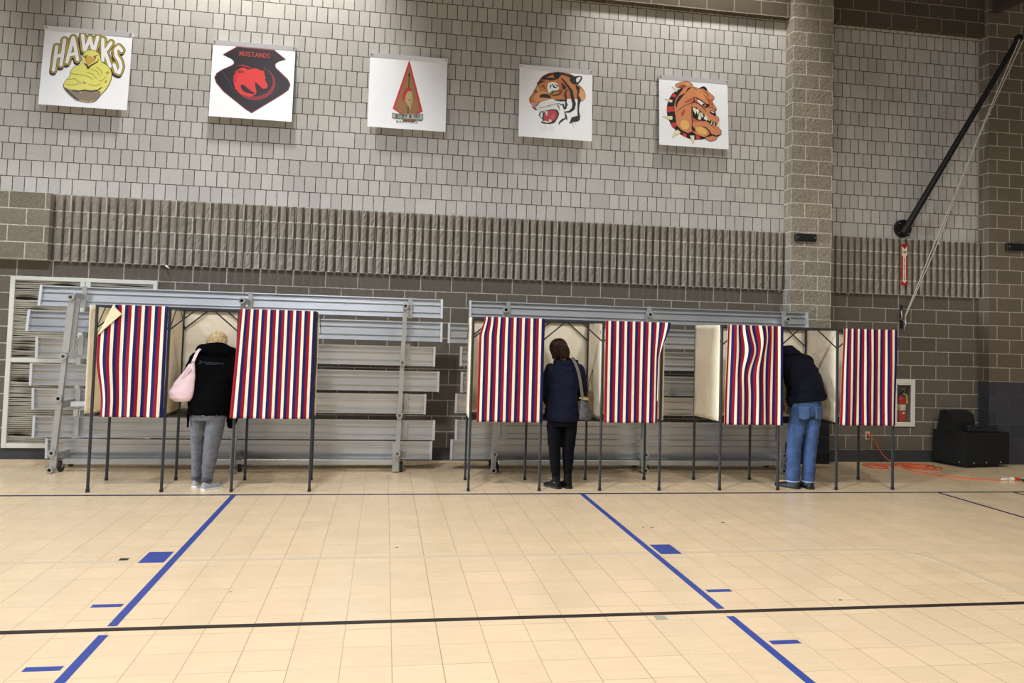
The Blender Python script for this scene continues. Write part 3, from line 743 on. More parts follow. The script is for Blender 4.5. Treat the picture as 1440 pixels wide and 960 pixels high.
# arrow sign above the cabinet
sg_ = thing('arrow_sign', 'narrow red sign with a white arrow pointing down', 'sign', (7.385, YW - .066, 2.545))
xa, xb2 = 7.338, 7.432; ys = YW - .072
b = MB(); b.bbox(xa, xb2, ys, ys + .004, 2.545, 3.145, .001); b.build('sign_plate', M_red, sg_)
b = MB(); c0 = (xa + xb2) / 2
b.add([(x, ys - .001, z) for x, z in ((c0 - .042, 3.115), (c0, 3.065), (c0 + .042, 3.115), (c0 + .042, 2.98), (c0 + .024, 2.965), (c0 + .024, 2.62), (c0 + .042, 2.62), (c0, 2.57), (c0 - .042, 2.62), (c0 - .024, 2.62), (c0 - .024, 2.965), (c0 - .042, 2.98))], [tuple(range(12))])
b.build('white_arrow', mat('cream_print', col(232, 222, 200), .5), sg_)
b = MB()
for pl in text2('FIRE', c0 - .030, 3.01, .028, .013, .004, .005): b.add([(x, ys - .0018, z) for x, z in pl], [tuple(range(len(pl)))])
b.build('fire_lettering', M_red, sg_); b = MB()
for i, ch in enumerate('EXTINGUISHER'):
    for pl in text2(ch, c0 - .009, 2.925 - i * .0275, .019, .018, 0, .0045): b.add([(x, ys - .0018, z) for x, z in pl], [tuple(range(len(pl)))])
b.build('extinguisher_lettering', mat('dark_red_print', col(120, 40, 34), .5), sg_)

# backstop strut: round wall plate and long black pole, with its hoist rope
st = thing('wall_strut', 'long black pole rising from a round wall plate', 'pole', (7.40, YW, 3.38))
b = MB(); b.cyl((7.385, YW - .002, 3.375), (7.385, YW - .05, 3.375), .128, n=36, smooth=False); b.build('round_plate', M_blackm, st)
for k in range(4):
    b = MB(); b.cyl((7.385 + .1 * math.cos(k * PI / 2 + .78), YW - .05, 3.375 + .1 * math.sin(k * PI / 2 + .78)), (7.385 + .1 * math.cos(k * PI / 2 + .78), YW - .062, 3.375 + .1 * math.sin(k * PI / 2 + .78)), .012, n=8); b.build('bolt_head', M_steel, st)
tip = Vector((8.78, 9.70, 6.105)); base = Vector((7.40, YW - .11, 3.40))
b = MB(); b.tube([base - (tip - base).normalized() * .12, base + (tip - base) * .03, tip], [.06, .045, .036], 18); b.build('pole', M_blackm, st)
b = MB(); b.bar((7.36, YW - .045, 3.31), (7.43, YW - .12, 3.46), .05, .05, (0, 1, 0)); b.ring(tip, (0, 1, 0), .05, .02, .06, 14); b.build('pivot_clevis', M_blackm, st)
rp = thing('hoist_rope', 'pale hoist rope running down from the black pole tip', 'rope', (7.42, YW - .05, 2.0))
b = MB()
e0 = Vector((7.41, YW - .06, 2.08))
for k, dx in enumerate((-.03, .03)):
    pts = [tip + Vector((dx, -.05, -.04)), tip.lerp(e0, .3) + Vector((dx * .3, 0, 0)), tip.lerp(e0, .75) + Vector((-dx * .8, 0, -.03)), e0 + Vector((0, 0, .02 * k))]
    P2 = []
    for i in range(len(pts) - 1): P2 += [pts[i].lerp(pts[i + 1], s / 4) for s in range(4)]
    b.tube(P2 + [pts[-1]], .0085, 6)
b.tube([e0, e0 + Vector((.01, 0, -.07)), e0 + Vector((-.005, 0, -.15))], .012, 6)
b.build('rope_line', M_rope, rp)
b = MB(); b.lathe(tip.lerp(e0, .72) + Vector((.03, -.01, -.05)), [(.004, -.016), (.017, -.006), (.017, .006), (.004, .016)], 10); b.lathe(tip.lerp(e0, .27) + Vector((.02, -.01, 0)), [(.004, -.014), (.014, -.004), (.014, .006), (.004, .014)], 10); b.build('rope_knot', M_rope, rp)
cl = thing('rope_cleat', 'small steel cleat on the wall tying off the hoist rope', 'cleat', (7.38, YW, 2.05))
b = MB(); b.bbox(7.365, 7.395, YW - .03, YW + .001, 1.93, 2.26, .004); b.build('cleat_plate', M_blackm, cl)
b = MB(); b.tube([(7.355, YW - .055, 2.18), (7.352, YW - .07, 2.07), (7.36, YW - .03, 2.05)], .012, 8); b.tube([(7.40, YW - .03, 2.04), (7.412, YW - .07, 2.0), (7.40, YW - .055, 1.89)], .014, 8); b.build('cleat_horn', M_steel, cl)

def wall_bar(x0, x1, z0, z1, label):
    t = thing('anchor_plate', label, 'bracket', ((x0 + x1) / 2, 10.1, z0), None)
    b = MB(); b.bbox(x0, x1, 10.045, 10.099, z0, z1, .012); b.build('plate', M_blackm, t)
    for x in (x0 + .035, x1 - .035):
        b = MB(); b.cyl((x, 10.045, (z0 + z1) / 2), (x, 10.038, (z0 + z1) / 2), .011, n=8); b.build('bolt_head', M_steel, t)
wall_bar(5.585, 5.905, 3.085, 3.19, 'black bolted plate on the pilaster')
wall_bar(8.905, 9.22, 3.105, 3.215, 'black bolted plate on the right pier, cut by the frame edge')
for x, l in ((5.47, 'small steel eye bolt under the ribs beside the pilaster, left side'), (6.53, 'small steel eye bolt under the ribs right of the pilaster')):
    b = MB(); b.lathe((x, YW - .03, 2.385), [(.004, -.014), (.015, -.005), (.015, .005), (.004, .014)], 10); b.cyl((x, YW - .02, 2.385), (x, YW + .01, 2.385), .006, n=6)
    tag(b.build('eye_bolt', M_steel), l, 'bolt')
b = MB(); b.add([(-2.76, YW - .03, 2.4075), (-2.69, YW - .09, 2.37), (-2.665, YW - .09, 2.36), (-2.72, YW - .03, 2.408)], [(0, 1, 2, 3)]); b.add([(-2.76, YW - .028, 2.41), (-2.69, YW - .088, 2.372), (-2.665, YW - .088, 2.362), (-2.72, YW - .028, 2.41)], [(3, 2, 1, 0)])
tag(b.build('tape_scrap', mat('white_tape', col(226, 222, 212), .6)), 'scrap of white tape sticking out under the ribbed band', 'tape')

# steel roof girder that enters at the top right corner
sb = thing('roof_girder', 'brown steel girder end in the top right corner', 'girder', (9.1, 9.8, 6.55))
b = MB(); M_gird = mat('brown_steel', col(70, 56, 48), .6)
for dz in (0, .22): b.bar((8.66, 10.03, 6.60 + dz), (9.2, 4.0, 6.60 + dz), .16, .014, (0, 0, 1))
b.build('flange', M_gird, sb)
b = MB(); b.bar((8.66, 10.03, 6.71), (9.2, 4.0, 6.71), .012, .22, (0, 0, 1)); b.build('web', M_gird, sb)

# loudspeaker boxes
M_tolex = mat('black_carpet_covering', col(9, 9, 10), .9, bump=.3, bscale=250)
sp_ = thing('speaker_cabinet', 'large black speaker cabinet on the floor by the right pier', 'speaker', (8.3, 9.95, 0))
foot = [(7.99, 9.75), (8.79, 9.88), (8.77, 10.055), (8.62, 10.075), (7.93, 10.24), (7.80, 10.16)]
foot = [(7.995, 9.75), (8.79, 9.885), (8.775, 10.055), (8.64, 10.08), (8.62, 10.24), (7.86, 10.24)]
b = MB(); b.prism(foot, .045, .485); b.build('cabinet_body', M_tolex, sp_)
b = MB(); b.prism([(8.05, 9.80), (8.60, 9.88), (8.60, 10.18), (7.95, 10.18)], 0, .045); b.build('base', M_rubber, sp_)
for x, y in ((8.13, 9.775), (8.36, 9.814), (8.62, 9.858), (7.965, 9.85)):
    b = MB(); b.cyl((x, y, .075), (x - .003, y - .014, .075), .011, n=8); b.build('corner_screw', M_steel, sp_)
mo = thing('monitor_wedge', 'black wedge monitor lying on the speaker cabinet', 'speaker', (8.0, 10.0, .485))
b = MB()
prof = [(9.96, .486), (10.2, .486), (10.2, .76), (10.13, .775), (10.0, .735), (9.96, .62)]
vs = [(x + (.04 if z > .6 else 0), y, z) for x in (7.90, 8.27) for y, z in prof]; n = len(prof)
b.add(vs, [tuple(range(n)), tuple(range(2 * n - 1, n - 1, -1))] + [(i, n + i, n + (i + 1) % n, (i + 1) % n) for i in range(n)])
b.build('wedge_body', M_tolex, mo)
cs = thing('equipment_case', 'low dark case lying in front of the wedge monitor', 'case', (8.3, 9.9, .485))
b = MB(); M_case = mat('dark_case', col(20, 23, 30), .7)
b.bbox(8.12, 8.60, 9.86, 9.955, .487, .58, .012); b.build('case_body', M_case, cs)
b = MB(); b.tube([(8.25, 9.855, .56), (8.26, 9.84, .57), (8.44, 9.865, .57), (8.45, 9.88, .56)], .008, 6); b.build('case_handle', M_rubber, cs)

# outlet and orange cord
ou = thing('wall_outlet', 'small pale electrical outlet low on the wall', 'outlet', (6.868, YW, .37))
b = MB(); b.bbox(6.833, 6.903, YW - .008, YW, .315, .43, .003); b.build('outlet_plate', mat('outlet_plastic', col(190, 184, 168), .5), ou)
b = MB(); b.box(6.853, 6.883, YW - .0095, YW - .008, .335, .36); b.build('socket', mat('socket_dark', col(90, 86, 78), .5), ou)
def spline(pts, n=6):
    P = [Vector(p) for p in pts]; out = []
    for i in range(len(P) - 1):
        a, b_, c, d = P[max(i - 1, 0)], P[i], P[i + 1], P[min(i + 2, len(P) - 1)]
        for k in range(n):
            t = k / n
            out.append(.5 * (2 * b_ + (c - a) * t + (2 * a - 5 * b_ + 4 * c - d) * t * t + (3 * b_ - a - 3 * c + d) * t ** 3))
    return out + [P[-1]]
M_orange = mat('orange_cord', col(226, 92, 48), .5)
oc = thing('extension_cord', 'orange extension cord coiled on the floor below the outlet', 'cord', (7.2, 9.8, 0))
r = .0065
pts = [(6.868, YW - .045, .385), (6.90, YW - .06, .36), (6.97, YW - .05, .27), (7.05, YW - .08, .12), (7.13, 10.12, .02), (7.10, 10.0, r), (6.86, 10.10, r), (6.64, 10.06, r), (6.60, 9.80, r), (6.78, 9.72, r), (6.84, 9.88, r), (6.68, 9.98, r), (6.74, 10.05, r * 2.5),
       (7.0, 9.90, r), (7.16, 9.70, r), (7.28, 9.60, r), (7.46, 9.60, r), (7.60, 9.72, r), (7.58, 9.92, r), (7.40, 10.12, r), (7.20, 10.12, r), (7.12, 9.95, r * 2.6), (7.24, 9.74, r * 2.6), (7.42, 9.66, r * 2.8), (7.55, 9.80, r * 2.8),
       (7.50, 9.98, r * 2.8), (7.32, 10.06, r * 2.8), (7.16, 9.98, r * 4.2), (7.20, 9.80, r * 4.2), (7.36, 9.70, r * 4.4), (7.46, 9.84, r * 4.2), (7.30, 9.90, r * 4.2), (7.10, 9.84, r * 4), (7.02, 9.62, r), (7.05, 9.36, r), (7.20, 9.14, r), (7.45, 8.94, r), (7.62, 8.88, r), (7.77, 8.866, r)]
b = MB(); b.tube(spline(pts, 6), r, 7); b.build('cord_line', M_orange, oc)
b = MB(); b.bbox(6.845, 6.89, YW - .055, YW - .01, .365, .405, .008); b.build('plug', M_orange, oc)
b = MB(); b.tube([(7.765, 8.866, .014), (7.80, 8.866, .016), (7.86, 8.866, .018), (7.87, 8.866, .012)], [.010, .017, .017, .012], 10); b.build('socket_end', mat('white_plug', col(226, 220, 206), .5), oc)
bc_ = thing('power_cable', 'black power cable with a red and white plug at the right edge', 'cable', (8.0, 8.85, 0))
b = MB(); b.tube([(7.89, 8.866, .018), (7.945, 8.866, .02)], [.020, .022], 10); b.build('white_plug', mat('plug_white', col(228, 224, 214), .5), bc_)
b = MB(); b.tube([(7.945, 8.866, .02), (8.02, 8.862, .018), (8.03, 8.86, .012)], [.022, .020, .01], 10); b.build('red_plug', mat('plug_red', col(214, 64, 46), .5), bc_)
b = MB(); b.tube(spline([(8.02, 8.86, .012), (8.3, 8.88, .008), (8.7, 8.86, .008), (8.75, 8.74, .008), (8.3, 8.72, .008), (8.05, 8.73, .008), (8.02, 8.80, .016), (8.3, 8.83, .016), (9.2, 8.80, .008)], 6), .007, 7); b.build('cable_line', M_rubber, bc_)
# ------------------------------------------------------------------ vinyl banners
M_vinyl = mat('white_vinyl', col(246, 250, 255), .3, spec=.5, bump=.22, bscale=5)
M_sleeve = mat('shaded_sleeve_vinyl', col(226, 230, 242), .4)  # greyer than the sheet: shade of the sloping strip painted into its colour
INK = {}
def ink(r, g, b):
    k = (r, g, b)
    if k not in INK: INK[k] = mat('ink_%d_%d_%d' % k, col(r, g, b), .42)
    return INK[k]
BW = 1.012
def banner(x0, zt, label):
    t = thing('hanging_banner', label, 'banner', (x0 + BW / 2, YW, zt - 1.0), 'team banners on the upper wall')
    zb = zt - 1.0
    b = MB()                                   # sheet hangs out from the wall a little at its foot
    y1, y2 = YW - .045, YW - .115
    q = [(x0, y1, zt - .055), (x0 + BW, y1, zt - .055), (x0 + BW, y2, zb), (x0, y2, zb)]
    b.add(q + [(x, y + .003, z) for x, y, z in q], [(3, 2, 1, 0), (4, 5, 6, 7), (0, 1, 5, 4), (1, 2, 6, 5), (2, 3, 7, 6), (3, 0, 4, 7)])
    b.build('banner_sheet', M_vinyl, t)
    b = MB()
    prof = [(YW - .002, zt - .01), (YW - .05, zt), (YW - .066, zt - .006), (YW - .050, zt - .058), (YW - .03, zt - .058)]
    vs = [(x, y, z) for x in (x0 - .004, x0 + BW + .004) for y, z in prof]; n = len(prof)
    b.add(vs, [tuple(range(n)), tuple(range(2 * n - 1, n - 1, -1))] + [(i, n + i, n + (i + 1) % n, (i + 1) % n) for i in range(n)])
    b.build('top_sleeve', M_sleeve, t)
    for x in (x0 + .02, x0 + BW - .02):
        b = MB(); b.ring((x, YW - .062, zt - .028), (0, 1, .3), .012, .005, .006, 12); b.build('grommet', M_aluf, t)
    return t

class Emblem:
    """flat printed shapes laid on the banner, drawn in the picture coordinates of the print"""
    def __init__(s, x0, zt, TL, TR, BR, BL):
        s.x0, s.zt = x0, zt; s.c = (TL, TR, BR, BL); s.mb = MB(); s.mats = []
    def uv(s, p):
        TL, TR, BR, BL = s.c; u = v = .5
        for _ in range(8):
            fx = [(1 - u) * (1 - v) * TL[k] + u * (1 - v) * TR[k] + u * v * BR[k] + (1 - u) * v * BL[k] - p[k] for k in (0, 1)]
            du = [(1 - v) * (TR[k] - TL[k]) + v * (BR[k] - BL[k]) for k in (0, 1)]
            dv = [(1 - u) * (BL[k] - TL[k]) + u * (BR[k] - TR[k]) for k in (0, 1)]
            D = du[0] * dv[1] - du[1] * dv[0]
            u -= (fx[0] * dv[1] - fx[1] * dv[0]) / D; v -= (du[0] * fx[1] - du[1] * fx[0]) / D
        return u, v
    def put(s, poly, c, lay):
        m = ink(*c)
        if m not in s.mats: s.mats.append(m)
        vs = []
        for p in poly:
            u, v = s.uv(p)
            vs.append((s.x0 + u * BW, YW - .045 - .07 * max(0, (v - .055) / .945) - .0012 - lay * .0008 - (len(s.mb.f) % 90) * .000008, s.zt - v))
        s.mb.add(vs, [tuple(range(len(vs)))], s.mats.index(m))
    def poly(s, pts, c, lay, rnd=0):
        for _ in range(rnd):
            q = []
            for a, b in zip(pts, pts[1:] + pts[:1]): q += [(a[0] * .75 + b[0] * .25, a[1] * .75 + b[1] * .25), (a[0] * .25 + b[0] * .75, a[1] * .25 + b[1] * .75)]
            pts = q
        s.put(pts, c, lay)
    def line(s, pts, w, c, lay, closed=False):
        for p in stroke2(pts, w, closed): s.put(p, c, lay)
    def done(s, t, name, label=None):
        o = s.mb.build(name, s.mats, t, label); s.mb = MB(); s.mats = []; return o
def ell(cx, cy, rx, ry, a0=0, a1=360, n=28, rot=0):
    c, s_ = math.cos(math.radians(rot)), math.sin(math.radians(rot)); out = []
    for k in range(n + (a1 - a0 != 360)):
        a = math.radians(a0 + (a1 - a0) * k / n); x, y = rx * math.cos(a), ry * math.sin(a)
        out.append((cx + x * c - y * s_, cy + x * s_ + y * c))
    return out

# --- HAWKS
x0, zt = -4.262, 5.297
t = banner(x0, zt, 'white banner with arched gold-edged lettering over a yellow bird')
E = Emblem(x0, zt, (65, 42), (945, 108), (910, 900), (20, 858))
LT = [[(186, 262), (162, 505)], [(262, 192), (234, 450)], [(176, 372), (246, 338)], [(345, 168), (292, 420)], [(350, 168), (398, 392)], [(316, 345), (382, 328)],
      [(440, 142), (462, 292)], [(515, 165), (472, 288)], [(515, 165), (548, 288)], [(592, 158), (562, 292)], [(645, 182), (652, 395)], [(728, 215), (660, 320)], [(668, 300), (726, 455)],
      [(838, 292), (806, 255), (776, 285), (784, 345), (822, 400), (838, 460), (820, 520), (790, 505), (766, 440)]]
for l in LT: E.line([(x - 8, y + 22) for x, y in l], 74, (52, 46, 52), 0)
for l in LT: E.line(l, 82, (62, 54, 30), 1)
for l in LT: E.line(l, 70, (190, 168, 78), 2)
for l in LT: E.line(l, 46, (70, 62, 34), 3)
for l in LT: E.line(l, 36, (244, 245, 250), 4)
E.done(t, 'arched_lettering', 'white arched lettering outlined in gold')
body = [(505, 290), (560, 294), (608, 325), (632, 380), (628, 410), (700, 450), (745, 510), (742, 590), (702, 680), (642, 745), (590, 815), (520, 825), (420, 812), (350, 770), (268, 682), (275, 630), (335, 555), (335, 510), (372, 462), (445, 442), (448, 370), (462, 318)]
E.poly([(505 + (x - 505) * 1.03, 560 + (y - 560) * 1.02) for x, y in body], (70, 62, 40), 6, 1)
E.poly(body, (230, 228, 116), 7, 1)
E.poly([(460, 330), (520, 305), (590, 330), (610, 400), (560, 420), (480, 400)], (232, 226, 120), 8, 1)
E.poly([(285, 690), (350, 705), (400, 715), (440, 735), (470, 705), (520, 715), (580, 705), (640, 715), (640, 745), (600, 808), (520, 820), (410, 805), (350, 760)], (140, 126, 112), 8)
for w in ([(285, 690), (340, 745), (410, 805)], [(360, 712), (430, 718), (480, 705), (540, 716), (600, 706)]): E.line(w, 14, (70, 62, 66), 9)
E.poly([(640, 690), (665, 668), (640, 690), (610, 712), (590, 716), (620, 690), (660, 665)], (40, 36, 30), 9)
E.poly([(468, 365), (515, 352), (572, 372), (590, 385), (556, 412), (512, 452), (474, 412)], (204, 170, 92), 9, 1)
E.line([(465, 432), (490, 445), (508, 478), (530, 455), (600, 412), (610, 385)], [8, 14, 22, 14, 10, 4], (74, 62, 34), 10)
for w in ([(455, 360), (500, 350)], [(560, 358), (600, 345)]): E.line(w, 7, (120, 104, 52), 10)
E.poly(ell(478, 368, 8, 7), (60, 52, 30), 11); E.poly(ell(574, 366, 8, 7), (60, 52, 30), 11)
for w in ([(340, 540), (420, 545), (500, 560), (560, 590)], [(300, 600), (380, 590), (450, 640)], [(290, 650), (360, 655), (420, 640)], [(500, 520), (560, 540), (600, 590)], [(540, 490), (600, 510), (630, 560)], [(590, 465), (640, 500), (650, 545)], [(620, 610), (660, 600), (690, 560)], [(520, 640), (580, 660), (640, 640)]):
    E.line(w, 3.5, (150, 140, 60), 10)
E.poly([(455, 615), (490, 630), (482, 642)], (120, 96, 60), 10); E.poly(ell(706, 522, 16, 13), (196, 160, 70), 10); E.poly(ell(690, 612, 12, 10), (190, 150, 70), 10)
E.done(t, 'printed_bird', 'yellow muscular bird above the brown base')

# --- MUSTANGS
x0, zt = -2.287, 5.297
t = banner(x0, zt, 'white banner with a black shield and red horse head')
E = Emblem(x0, zt, (80, 50), (945, 112), (908, 915), (38, 866))
sh = [(185, 208), (325, 124), (720, 155), (836, 250), (770, 268), (732, 295), (726, 318), (740, 350), (795, 400), (862, 465), (890, 520), (868, 578), (800, 628), (485, 825), (425, 788), (190, 600), (116, 510), (98, 455), (120, 410), (180, 370), (270, 328), (298, 305), (296, 275), (270, 250)]
E.poly(sh, (44, 22, 30), 0); E.line(sh, 9, (128, 34, 52), 1, True)
E.poly([(505 + (x - 505) * .965, 470 + (y - 470) * .965) for x, y in sh], (26, 16, 22), 2)
E.line(ell(515, 500, 205, 172, 185, -62, 40), [6 + 34 * math.sin(PI * min(1, k / 40 * 1.05)) for k in range(41)], (142, 34, 38), 3)
hd = [(292, 480), (305, 420), (335, 372), (385, 345), (430, 350), (470, 362), (520, 350), (575, 372), (590, 372), (600, 384), (612, 372), (614, 395), (622, 440), (636, 455), (622, 462), (632, 490), (650, 525), (652, 550), (638, 566), (600, 570), (580, 548), (548, 520), (520, 495), (520, 540), (534, 590), (530, 628), (470, 660), (370, 630), (310, 570)]
E.poly(hd, (214, 48, 46), 4)
E.poly([(365, 545), (380, 525), (410, 535), (450, 575), (500, 605), (530, 628), (470, 625), (415, 608), (380, 580)], (26, 16, 22), 5, 1)
for w in ([(330, 330), (390, 322), (450, 340), (500, 355)], [(300, 400), (330, 380), (380, 375)], [(285, 460), (310, 420), (350, 400)], [(290, 500), (300, 460), (330, 440)]): E.line(w, [3, 12, 12, 5][:len(w)], (176, 42, 44), 5)
for w in ([(340, 385), (365, 395), (350, 410)], [(370, 385), (395, 395)], [(410, 345), (440, 360), (475, 352)], [(540, 350), (500, 330), (470, 325)], [(325, 470), (310, 490)]): E.line(w, [4, 12, 3][:len(w)], (44, 32, 38), 6)
E.line([(175, 390), (230, 470), (290, 580)], [22, 14, 6], (56, 46, 52), 3)
E.done(t, 'printed_shield', 'black shield with a red horse head')
for p in text2('MUSTANGS', 0, 0, 46, 31, 10, 7, True): E.put([(356 + x, 218 - y + x * .075) for x, y in p], (184, 62, 64), 7)
E.done(t, 'lettering', 'small red lettering')

# --- WARRIORS
x0, zt = -.325, 5.305
t = banner(x0, zt, 'white banner with a narrow red and tan spearhead')
E = Emblem(x0, zt, (85, 52), (880, 112), (856, 910), (52, 856))
E.poly([(484, 128), (620, 690), (578, 716), (385, 716), (310, 662)], (200, 50, 58), 0)
E.poly([(484, 190), (590, 668), (560, 712), (392, 712), (338, 652)], (152, 112, 66), 1)
E.line([(481, 300), (468, 714)], 8, (46, 30, 26), 2); E.poly([(482, 262), (492, 300), (481, 320), (471, 300)], (36, 28, 28), 2)
E.poly([(502, 436), (470, 436), (435, 442), (445, 455), (412, 486), (425, 495), (404, 540), (418, 540), (412, 584), (442, 545), (447, 505), (468, 474), (500, 466)], (188, 44, 50), 3)
E.poly([(500, 470), (512, 505), (516, 590), (506, 625), (490, 674), (474, 640), (448, 592), (438, 580), (442, 545), (447, 505), (468, 474)], (186, 164, 112), 3)
E.poly([(470, 560), (496, 556), (498, 575), (476, 578)], (150, 120, 74), 4); E.line([(500, 580), (496, 640)], 5, (150, 120, 74), 4)
E.poly([(405, 776), (565, 786), (520, 806), (418, 800)], (150, 92, 58), 3)
E.poly([(304, 706), (330, 714), (480, 722), (622, 716), (620, 786), (480, 778), (326, 770), (304, 762)], (88, 96, 92), 4)
E.poly([(310, 713), (332, 720), (480, 728), (616, 723), (614, 779), (480, 771), (328, 763), (310, 756)], (178, 186, 172), 5)
E.line([(334, 722), (330, 764)], 4, (110, 116, 110), 6); E.poly([(560, 780), (618, 788), (600, 796), (520, 784)], (120, 112, 92), 4)
E.done(t, 'printed_spearhead', 'spearhead with a plumed helmet')
for p in text2('BTRY B 151', 0, 0, 30, 23, 8, 7, True): E.put([(342 + x, 758 - y + x * .012) for x, y in p], (40, 48, 52), 7)
for p in text2('WARRIORS', 0, 0, 26, 22, 8, 3, False, slant=.35): E.put([(342 + x, 812 - y + x * .055) for x, y in p], (58, 54, 60), 7)
E.done(t, 'lettering', 'dark lettering on and below the ribbon')

# --- TIGER
x0, zt = 1.662, 5.316
t = banner(x0, zt, 'white banner with a roaring orange tiger head')
E = Emblem(x0, zt, (70, 46), (882, 106), (860, 908), (45, 856))
K = (22, 18, 18); OR = (200, 128, 70); WH = (244, 245, 250)
E.poly([(280, 215), (340, 160), (420, 128), (520, 132), (620, 138), (680, 178), (720, 270), (770, 308), (802, 380), (794, 440), (740, 470), (700, 432), (640, 430), (585, 432), (540, 446), (455, 446), (420, 432), (330, 462), (280, 474), (205, 476), (182, 500), (163, 450), (172, 420), (205, 380), (222, 335), (268, 270)], OR, 0, 1)
E.poly([(440, 250), (520, 210), (600, 300), (640, 420), (560, 430), (470, 330)], (190, 108, 48), 1, 1); E.poly([(220, 400), (300, 340), (380, 370), (420, 430), (320, 460), (230, 470)], (222, 160, 104), 1, 1)
E.poly([(735, 300), (790, 360), (796, 430), (745, 465), (725, 400)], (226, 170, 116), 1, 1)
E.poly([(375, 258), (430, 240), (490, 258), (505, 315), (480, 342), (430, 352), (388, 382), (370, 320)], WH, 2, 1)
E.poly([(250, 330), (262, 300), (278, 330), (262, 352)], (220, 224, 200), 2)
for w in ([(285, 240), (330, 190), (400, 160), (470, 140)], [(300, 215), (360, 205), (430, 210), (500, 200)], [(430, 150), (500, 140), (560, 150), (640, 190)], [(350, 235), (300, 240), (270, 262)], [(520, 150), (490, 190), (450, 210), (400, 225)], [(560, 150), (610, 165), (660, 180)]): E.line(w, [4, 24, 26, 8][:len(w)], (44, 26, 18), 2)
E.poly([(455, 125), (545, 138), (515, 185), (470, 205), (440, 175)], K, 3, 1)
E.poly([(622, 200), (650, 180), (765, 168), (762, 210), (740, 245), (705, 272), (660, 262), (628, 235)], K, 4, 1); E.poly([(692, 198), (750, 176), (744, 205), (722, 240), (698, 250)], WH, 5, 1)
for w, ww in (([(535, 205), (575, 250), (610, 300), (640, 345), (650, 420), (668, 490), (655, 545), (612, 578), (555, 582)], [12, 18, 20, 32, 36, 38, 34, 22, 8]), ([(695, 285), (715, 310), (722, 350), (706, 390), (728, 440), (716, 500), (712, 570), (718, 640), (700, 655), (655, 665), (612, 708)], [14, 40, 20, 12, 34, 22, 16, 26, 60, 56, 6]),
              ([(600, 325), (575, 350), (570, 390), (580, 430), (576, 460), (570, 545)], [6, 16, 22, 18, 16, 8]), ([(535, 260), (555, 290), (560, 305)], [10, 30, 44]), ([(400, 300), (412, 280), (404, 320)], [5, 12, 4]), ([(428, 268), (445, 300), (480, 312)], [8, 18, 6]), ([(460, 272), (490, 290)], [8, 14]),
              ([(390, 378), (430, 345), (505, 345), (540, 330)], [4, 8, 8, 6]), ([(400, 385), (440, 395), (490, 388), (520, 365), (528, 345)], [4, 10, 18, 14, 4]), ([(455, 448), (520, 452), (575, 450), (580, 410)], [10, 22, 16, 8]), ([(545, 490), (552, 530), (560, 552), (580, 500)], [8, 18, 10, 6]), ([(560, 455), (590, 495), (575, 545)], [4, 12, 4]),
              ([(565, 590), (575, 640), (585, 672)], [6, 22, 6]), ([(580, 650), (535, 668), (500, 700), (490, 730)], [6, 22, 16, 3]), ([(470, 480), (495, 520), (505, 560)], [4, 10, 4]), ([(480, 480), (545, 505)], [4, 14]), ([(300, 300), (330, 285), (345, 330)], [3, 9, 3]), ([(225, 345), (250, 355), (222, 375)], [5, 10, 4]), ([(250, 300), (268, 275), (272, 300)], [4, 8, 3]), ([(205, 380), (186, 430), (190, 490)], [3, 5, 3])):
    E.line(w, ww, K, 4)
E.poly([(272, 418), (300, 382), (365, 378), (405, 402), (412, 432), (345, 422)], K, 4, 1)
E.poly(ell(428, 362, 22, 17), (96, 150, 60), 5); E.poly(ell(430, 362, 9, 9), K, 6); E.poly(ell(256, 330, 8, 10), (130, 160, 80), 5)
E.poly([(186, 486), (250, 472), (290, 472), (258, 505), (236, 528), (244, 556), (206, 532)], (212, 140, 132), 4, 1); E.line([(206, 532), (246, 560)], 12, K, 5); E.line([(286, 472), (262, 500), (240, 520)], 7, K, 5)
E.poly([(250, 510), (330, 474), (420, 452), (462, 480), (500, 548), (480, 562), (430, 548), (360, 572), (280, 572), (240, 548)], (236, 236, 240), 3, 1)
for w in ([(270, 540), (340, 530), (400, 505), (470, 490)], [(360, 520), (410, 515)]): E.line(w, 4, (90, 90, 100), 5)
E.poly([(318, 576), (430, 548), (482, 560), (500, 605), (475, 660), (434, 718), (300, 712), (294, 690), (320, 682)], K, 4, 1)
E.poly([(338, 582), (430, 560), (472, 578), (478, 620), (440, 690), (330, 690), (322, 640)], (188, 62, 76), 5, 1); E.poly([(400, 620), (440, 600), (450, 640), (410, 680)], (206, 98, 104), 6, 1)
E.poly([(270, 612), (290, 580), (326, 574), (316, 668), (288, 642)], K, 4); E.poly([(285, 612), (300, 588), (316, 590), (310, 652), (292, 638)], WH, 5)
for p in ([(338, 580), (368, 572), (362, 634)], [(380, 690), (386, 660), (410, 676), (408, 700)], [(300, 690), (340, 682), (400, 700), (360, 706)]): E.poly(list(p), (238, 232, 212), 6)
for k in range(9): E.line([(270 + k * 20, 730 + (k % 3) * 14), (282 + k * 20, 770 + (k % 4) * 12)], 3, (208, 210, 214), 2)
for k in range(7): E.line([(640 + k * 22, 700 - k * 26), (660 + k * 22, 760 - k * 34)], 4, (200, 202, 208), 2)
E.done(t, 'printed_tiger')

